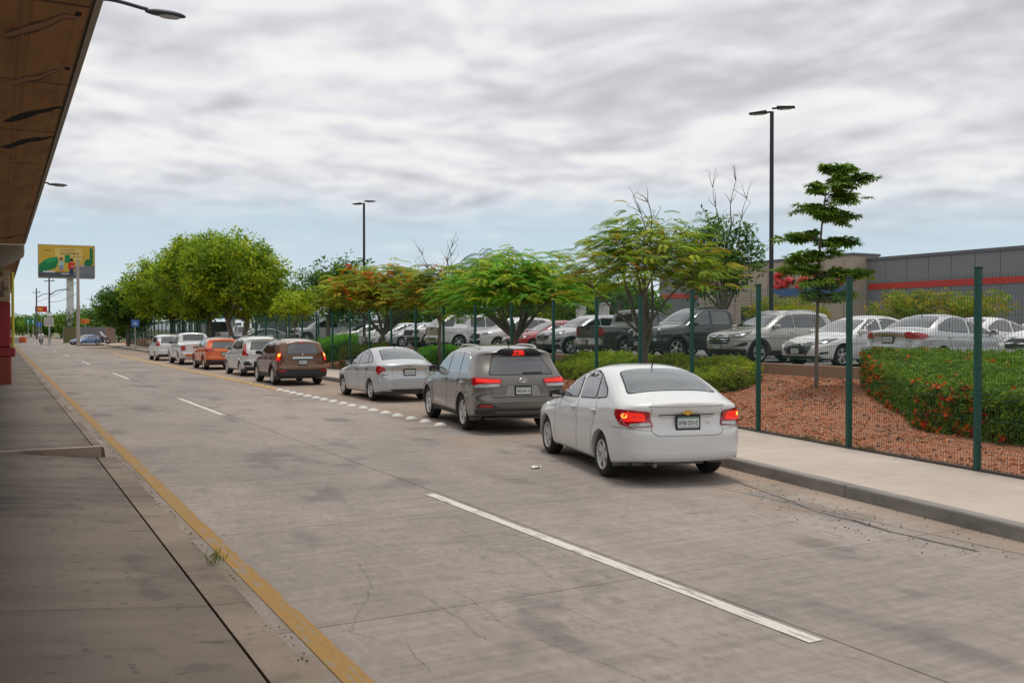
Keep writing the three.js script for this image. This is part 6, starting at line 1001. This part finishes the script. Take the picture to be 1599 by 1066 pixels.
// ---------------------------------------------------------------- far down the road: hoarding, poles, signs
{
  const D = 200, c = atDepth(104, 408, D), b = thing('billboard', 'large yellow billboard on a pale pole above the trees', 'billboard', [c[0], 0, c[2]], -YAW + 0.42);
  const w = 10.6, h = 6.6, y = c[1];
  const tex = canvasTex(512, 320, (x, W2, H2) => {
    x.fillStyle = '#c9a53c'; x.fillRect(0, 0, W2, H2); x.fillStyle = '#d8bd6c'; x.fillRect(150, 30, 250, 120);
    x.fillStyle = '#0f7a45'; x.beginPath(); x.moveTo(0, 210); x.quadraticCurveTo(60, 120, 170, 118); x.quadraticCurveTo(190, 180, 150, 235); x.lineTo(0, 290); x.fill(); x.fillStyle = '#1d9a58'; x.beginPath(); x.ellipse(110, 155, 55, 20, -0.3, 0, 7); x.fill(); x.fillStyle = '#11824a'; x.fillRect(238, 96, 50, 80); x.fillStyle = '#14703f'; x.beginPath(); x.ellipse(452, 190, 34, 58, 0, 0, 7); x.fill(); x.fillRect(470, 20, 30, 170);
    x.fillStyle = '#6b6f78'; x.fillRect(330, 200, 182, 120); x.fillStyle = '#8d8a86'; for (let i = 0; i < 24; i++) x.fillRect(330 + i * 8, 205 + (i * 37) % 60, 4, 40); x.fillStyle = '#4d5358'; x.fillRect(0, 268, 330, 52); x.fillStyle = '#cfd3d6'; x.fillRect(40, 262, 110, 14); x.fillRect(210, 282, 120, 10);
    x.fillStyle = '#8a4a34'; x.beginPath(); x.arc(205, 136, 17, 0, 7); x.fill(); x.fillStyle = '#9cc0b4'; x.fillRect(182, 158, 48, 48); x.fillStyle = '#7d93ab'; x.fillRect(184, 204, 42, 36); x.fillStyle = '#b07a58'; x.fillRect(190, 238, 12, 40); x.fillRect(210, 238, 12, 40);
    x.fillStyle = '#4a1f1c'; x.beginPath(); x.arc(300, 146, 18, 0, 7); x.fill(); x.fillStyle = '#cc2a1c'; x.fillRect(270, 172, 60, 62); x.fillStyle = '#2b3560'; x.fillRect(280, 232, 40, 66);
    x.fillStyle = '#5b4a22'; x.font = 'bold 34px sans-serif'; x.textAlign = 'center'; x.fillText('INCREIBLE', 285, 92); x.fillStyle = 'rgba(120,100,48,0.7)'; x.fillRect(196, 42, 140, 10); x.fillRect(40, 48, 74, 12); x.fillStyle = '#5a5a44'; x.fillRect(300, 112, 130, 6);
  });
  const face = new THREE.PlaneGeometry(w, h); face.translate(0, y, 0.31); mesh('print', face, std(0xffffff, 0.7, 0, { map: tex }), b);
  mesh('frame', rbox(w + 0.3, h + 0.3, 0.5, 0.05, 0, y, 0.0), std(lin(0.35, 0.3, 0.22), 0.7), b); mesh('catwalk', box(w, 0.15, 0.9, 0, y - h / 2 - 0.25, 0.5), std(lin(0.25, 0.22, 0.18), 0.8), b); mesh('pole', cyl(0.75, 0.7, [0.6, -0.2, -0.8], [0.6, y - h / 2 + 1, -0.8], 16), std(lin(0.6, 0.59, 0.57), 0.8), b);
}
function utilityPole(label, px, top, depth, r, armLen, armY, col) {
  const b = atDepth(px, 514, depth), tp = atDepth(px, top, depth)[1], t = thing('utility_pole', label, 'pole', [b[0], 0, b[2]], -YAW), m = std(col, 0.8); mesh('shaft', cyl(r, r * 0.65, [0, -0.3, 0], [0, tp, 0], 10), m, t);
  if (armLen) { const ay = atDepth(px, armY, depth)[1]; mesh('lamp_arm', tube([[0, ay - 0.3, 0], [armLen * 0.5, ay + 0.4, 0], [armLen, ay + 0.6, 0]], 0.07, 12, 6), m, t); mesh('lamp_head', rbox(1.0, 0.14, 0.35, 0.05, armLen + 0.4, ay + 0.58, 0), m, t); }
  mesh('crossarm', rbox(1.6, 0.12, 0.12, 0.02, 0, tp - 0.8, 0), m, t); mesh('insulator', cyl(0.05, 0.05, [0.6, tp - 0.74, 0], [0.6, tp - 0.5, 0], 8), m, t); return [b[0], tp, b[2]];
}
const poleA = utilityPole('dark lamp pole with a curved arm left of the billboard post', 77, 430, 140, 0.16, 2.2, 458, lin(0.10, 0.10, 0.11)), poleB = utilityPole('lamp pole further on beyond the red and yellow sign', 57, 450, 185, 0.18, 2.4, 463, lin(0.13, 0.13, 0.14)), poleC = utilityPole('pale concrete power pole standing before the billboard post', 122, 405, 112, 0.22, 0, 0, lin(0.42, 0.38, 0.33));
{ // wires
  const w = (a, b, dy, nm) => { const pts = []; for (let k = 0; k <= 8; k++) { const t = k / 8; pts.push([lerp(a[0], b[0], t), lerp(a[1], b[1], t) - dy - 0.35 * 4 * t * (1 - t), lerp(a[2], b[2], t)]); } solo('power_line', tube(pts, 0.03, 16, 4), M.rubber, nm, 'cable'); };
  w(poleA, poleC, 3.9, 'lower power cable slung between the dark and the pale pole'); w(poleB, poleC, 2.6, 'long power cable from the far lamp pole to the pale pole');
}
function roadSign(label, px, y0, y1, wpx, depth, col, draw, shape) {
  const c = atDepth(px, (y0 + y1) / 2, depth), k = depth / FPX, w = wpx * k, h = (y1 - y0) * k, t = thing('road_sign', label, 'sign', [c[0], 0, c[2]], -YAW + 0.45);
  const tex = canvasTex(128, 128, draw); const f = new THREE.PlaneGeometry(w * 0.97, h * 0.97); f.translate(0, c[1], 0.075); mesh('print', f, std(0xffffff, 0.6, 0, { map: tex }), t); mesh('board', rbox(w, h, 0.04, 0.015, 0, c[1], 0.05), std(lin(...col), 0.6), t); mesh('post', cyl(0.05, 0.05, [0, -0.1, 0], [0, c[1] + h / 2 - 0.1, 0], 8), std(lin(0.5, 0.5, 0.48), 0.6, 0.3), t); return t;
}
roadSign('blue square parking sign on a white post before the far green fence', 211, 499, 510, 11.5, 88, [0.12, 0.25, 0.6], (x) => { x.fillStyle = '#4d7fd0'; x.fillRect(0, 0, 128, 128); x.fillStyle = '#c8d6ef'; x.beginPath(); x.arc(64, 70, 30, Math.PI, 0); x.fill(); x.fillRect(30, 74, 68, 18); });
roadSign('white board with dark lettering on a post at the island end', 76, 496, 509, 13.5, 118, [0.6, 0.58, 0.55], (x) => { x.fillStyle = '#d9d4cf'; x.fillRect(0, 0, 128, 128); x.fillStyle = '#6b5a55'; for (let r = 0; r < 3; r++) for (let i = 0; i < 5; i++) x.fillRect(12 + i * 22, 18 + r * 34, 15, 20); });
roadSign('small plain white plate above the lettered white board', 77, 488, 494, 7.5, 119, [0.7, 0.7, 0.7], (x) => { x.fillStyle = '#e4e4e2'; x.fillRect(0, 0, 128, 128); });
for (const [px, d, lab] of [[43.5, 160, 'green traffic sign nearest the viaduct edge'], [51.5, 150, 'green traffic sign beside the small blue round sign']]) roadSign(lab, px, 497, 506, 8.5, d, [0.0, 0.25, 0.16], (x) => { x.fillStyle = '#0a7a58'; x.fillRect(0, 0, 128, 128); x.fillStyle = '#d8efe6'; x.beginPath(); x.arc(64, 52, 20, 0, 7); x.fill(); x.fillRect(44, 84, 40, 26); });
roadSign('small blue round sign beside the green traffic signs', 61, 503, 510, 7, 155, [0.1, 0.2, 0.5], (x) => { x.fillStyle = '#3f6fc4'; x.fillRect(0, 0, 128, 128); x.fillStyle = '#9db8e6'; x.fillRect(52, 30, 24, 68); });
roadSign('red and yellow advertising sign on a post down the road', 64, 478, 487, 17, 190, [0.5, 0.05, 0.04], (x) => { x.fillStyle = '#c9202a'; x.fillRect(0, 0, 128, 128); x.fillStyle = '#e39a2a'; x.fillRect(8, 30, 74, 74); });
roadSign('orange sign over a small kiosk roof beside the pale pole', 133, 498, 505, 12, 135, [0.6, 0.2, 0.03], (x) => { x.fillStyle = '#e0792a'; x.fillRect(0, 0, 128, 128); x.fillStyle = '#d64a22'; x.fillRect(10, 40, 40, 60); });
{ const p = atDepth(26, 529, 140), t = thing('road_barrier', 'orange and white barrier across the far end of the road by the pier', 'barrier', [p[0], 0, p[2]], -YAW); for (let k = 0; k < 3; k++) mesh('block', rbox(0.9, 0.9, 0.5, 0.08, -1 + k * 0.95, 0.45, 0), std(k % 2 ? lin(0.7, 0.65, 0.6) : lin(0.7, 0.16, 0.05), 0.6), t); }
{ // dark lamp pole and blue awning hut among the big trees
  const p = atDepth(286, 514, 92), t = thing('lamp_pole', 'dark slim pole among the trunks of the big trees', 'pole', [p[0], 0.2, p[2]]); mesh('shaft', cyl(0.16, 0.12, [0, 0, 0], [0, 5.5, 0], 10), std(lin(0.03, 0.035, 0.04), 0.5), t); mesh('base', rbox(0.5, 0.3, 0.5, 0.04, 0, 0.15, 0), std(lin(0.3, 0.3, 0.3), 0.9), t);
  const q = atDepth(341, 514, 110), h = thing('guard_hut', 'white pillared hut with a blue roof behind the big trees', 'hut', [q[0], 0.3, q[2]], -YAW); for (const x of [-1.5, 1.5]) mesh('pillar', rbox(0.7, 3.0, 0.7, 0.03, x, 1.5, 0), std(lin(0.7, 0.68, 0.64), 0.8), h); mesh('roof', rbox(4.4, 0.9, 2.4, 0.05, 0, 3.4, 0), std(lin(0.10, 0.30, 0.55), 0.6), h); mesh('back_wall', box(3, 2.6, 0.15, 0, 1.3, -1), std(lin(0.12, 0.12, 0.12), 0.8), h);
  for (const [px, d, lab] of [[908, 62, 'pale pillar in the car park behind the silver utility'], [944, 60, 'pale pillar in the car park behind the olive pickup']]) { const a = atDepth(px, 514, d), g = thing('pillar', lab, 'pillar', [a[0], LOT, a[2]]); mesh('shaft', rbox(0.5, 2.6, 0.5, 0.03, 0, 1.3, 0), std(lin(0.62, 0.6, 0.57), 0.8), g); mesh('cap', rbox(0.62, 0.12, 0.62, 0.02, 0, 2.66, 0), std(lin(0.62, 0.6, 0.57), 0.8), g); }
}
// ---------------------------------------------------------------- people
function bodyField(bones, size, res, blend = 0.05) {           // tapered capsules joined by a smooth minimum
  const mc = new MarchingCubes(res, new THREE.MeshStandardMaterial(), false, false, 60000); mc.isolation = 0;
  const [cx, cy, cz, s] = size; let i = 0;
  for (let z = 0; z < res; z++) for (let y = 0; y < res; y++) for (let x = 0; x < res; x++) {
    const p = [cx + (x / res * 2 - 1) * s, cy + (y / res * 2 - 1) * s, cz + (z / res * 2 - 1) * s]; let d = 9;
    for (const [a, b, r0, r1] of bones) { const ab = [b[0] - a[0], b[1] - a[1], b[2] - a[2]], ap = [p[0] - a[0], p[1] - a[1], p[2] - a[2]], t = clamp((ab[0] * ap[0] + ab[1] * ap[1] + ab[2] * ap[2]) / (ab[0] ** 2 + ab[1] ** 2 + ab[2] ** 2 + 1e-9)), q = Math.hypot(ap[0] - ab[0] * t, ap[1] - ab[1] * t, ap[2] - ab[2] * t) - lerp(r0, r1, t), h = clamp(0.5 + 0.5 * (d - q) / blend); d = lerp(d, q, h) - blend * h * (1 - h); }
    mc.field[i++] = -d;
  }
  mc.update(); const n = mc.count, g = new THREE.BufferGeometry(); const pos = new Float32Array(mc.positionArray.slice(0, n * 3)); for (let k = 0; k < n; k++) { pos[3 * k] = cx + pos[3 * k] * s; pos[3 * k + 1] = cy + pos[3 * k + 1] * s; pos[3 * k + 2] = cz + pos[3 * k + 2] * s; } g.setAttribute('position', new THREE.BufferAttribute(pos, 3)); const m = mergeVertices(g, 1e-4); m.computeVertexNormals(); return m;
}
function motorcycle(label, pos, turn) {
  const t = thing('motorcycle', label, 'motorcycle', pos, turn), dk = phys(lin(0.02, 0.02, 0.022), 0.4, 0.2, { clearcoat: 1 });
  for (const z of [-0.63, 0.63]) { const w = new THREE.TorusGeometry(0.25, 0.055, 10, 28); w.rotateY(Math.PI / 2); w.translate(0, 0.305, z); const o = mesh('wheel', w, M.tyre, t); const sp = []; for (let k = 0; k < 6; k++) sp.push(cyl(0.01, 0.01, [0, 0.305, z], [0, 0.305 + 0.23 * Math.cos(k * 1.047), z + 0.23 * Math.sin(k * 1.047)], 5)); mesh('spokes', merge(sp), M.alloyDark, o); }
  mesh('engine', rbox(0.26, 0.3, 0.42, 0.06, 0, 0.42, 0.02), M.alloyDark, t); mesh('tank', new THREE.SphereGeometry(0.2, 16, 10).scale(0.8, 0.75, 1.3).translate(0, 0.78, -0.16), dk, t); mesh('seat', rbox(0.24, 0.1, 0.66, 0.05, 0, 0.78, 0.36), M.rubber, t); mesh('fork', merge([-0.08, 0.08].map(x => cyl(0.025, 0.025, [x, 0.305, -0.63], [x, 0.95, -0.42], 8)).slice(0, 1)), M.alloy, t); mesh('fork', cyl(0.025, 0.025, [0.08, 0.305, -0.63], [0.08, 0.95, -0.42], 8), M.alloy, t); mesh('handlebar', tube([[-0.36, 1.02, -0.30], [-0.12, 0.98, -0.42], [0.12, 0.98, -0.42], [0.36, 1.02, -0.30]], 0.016, 14, 6), M.trim, t); mesh('headlight', new THREE.SphereGeometry(0.09, 12, 8).translate(0, 0.86, -0.52), M.lens, t); mesh('tail_lamp', rbox(0.12, 0.06, 0.05, 0.015, 0, 0.78, 0.72), M.red, t); mesh('exhaust_pipe', cyl(0.035, 0.05, [0.16, 0.32, 0.05], [0.17, 0.40, 0.75], 8), M.alloy, t); return t;
}
function rider(label, pos, turn, lean, top, legs, helmet) {
  const t = thing('person', label, 'person', pos, turn), hz = 0.30, hip = [0, 0.88, hz], ch = [0, 0.88 + 0.46 * Math.cos(lean), hz - 0.46 * Math.sin(lean)], nk = [0, ch[1] + 0.10 * Math.cos(lean), ch[2] - 0.10 * Math.sin(lean)];
  const hd = [0, nk[1] + 0.13, nk[2] - 0.05 - 0.05 * Math.sin(lean)], B = [];
  B.push([hip, ch, 0.145, 0.17], [ch, nk, 0.12, 0.06], [nk, hd, 0.06, 0.095]);
  for (const s of [-1, 1]) { const sh = [s * 0.19, ch[1] + 0.03, ch[2]], el = [s * 0.30, lerp(sh[1], 1.03, 0.55) - 0.06, lerp(sh[2], -0.28, 0.5)], wr = [s * 0.33, 1.05, -0.27], kn = [s * 0.19, 0.72, -0.14], an = [s * 0.17, 0.33, 0.08], toe = [s * 0.18, 0.29, -0.10]; B.push([[s * 0.1, ch[1], ch[2]], sh, 0.09, 0.075], [sh, el, 0.068, 0.05], [el, wr, 0.048, 0.034], [wr, [s * 0.31, 1.04, -0.33], 0.036, 0.03], [wr, [s * 0.26, 1.03, -0.31], 0.026, 0.018], [[s * 0.09, 0.86, hz], kn, 0.105, 0.068], [kn, an, 0.066, 0.045], [an, toe, 0.05, 0.04]); }
  const g = bodyField(B, [0, 0.95, 0.05, 0.95], 76, 0.045), p = g.attributes.position, c = []; for (let i = 0; i < p.count; i++) { const y = p.getY(i), z = p.getZ(i), x = Math.abs(p.getX(i)); let k = top; if (y < 0.86 && !(x > 0.24 && y > 0.8)) k = legs; if (y < 0.40) k = [0.02, 0.02, 0.02]; const dh = Math.hypot(x, y - hd[1], z - hd[2]); if (dh < 0.15) k = [0.32, 0.18, 0.11]; if (x > 0.22 && Math.hypot(y - 1.03, z + 0.28) < 0.14) k = [0.32, 0.18, 0.11]; c.push(...k); } g.setAttribute('color', new THREE.Float32BufferAttribute(c, 3));
  mesh('body', g, std(0xffffff, 0.85, 0, { vertexColors: true }), t);
  const hs = new THREE.SphereGeometry(0.145, 20, 14, 0, Math.PI * 2, 0, 1.95).scale(0.92, 1, 1.08); hs.rotateX(0.12).translate(hd[0], hd[1] + 0.015, hd[2] + 0.01); mesh('helmet', hs, phys(lin(...helmet), 0.3, 0, { clearcoat: 1, side: THREE.DoubleSide }), t);
  const vis = new THREE.SphereGeometry(0.15, 14, 8, 0.6 + Math.PI, 1.94, 1.25, 0.6).scale(0.93, 1, 1.09).translate(hd[0], hd[1] + 0.01, hd[2] + 0.01); mesh('visor', vis, M.glass, t); return t;
}
{
  const a = atDepth(64, 530, 122); motorcycle('dark motorcycle riding down the road towards the camera', [a[0], 0.004, a[2]], Math.PI - 0.05); rider('person in a white shirt and dark trousers riding a motorcycle down the road', [a[0], 0.004, a[2]], Math.PI - 0.05, 0.12, [0.72, 0.72, 0.72], [0.03, 0.035, 0.06], [0.05, 0.05, 0.05]);
  const b = atDepth(160, 530, 117); motorcycle('dark motorcycle standing by the brownish wall end', [b[0], 0.16, b[2]], Math.PI * 0.72 - YAW); rider('person in a white helmet bent forward over a motorcycle by the wall', [b[0], 0.16, b[2]], Math.PI * 0.72 - YAW, 0.85, [0.55, 0.54, 0.66], [0.06, 0.05, 0.09], [0.8, 0.8, 0.8]);
  const d = structGroup('far_verge'); sheet([[b[0] - 26, b[2] - 10], [b[0] + 12, b[2] - 10], [b[0] + 12, b[2] + 4], [13, -112], [11.4, -112], [11.4, b[2] + 2], [b[0] - 26 < 9 ? 9 : b[0] - 26, b[2] + 1]].map(q => [Math.max(q[0], 9), q[1]]), std(lin(0.34, 0.27, 0.20), 0.95), 0.155, null, d, 'bare_earth');
}
renderer.render(scene, camera);
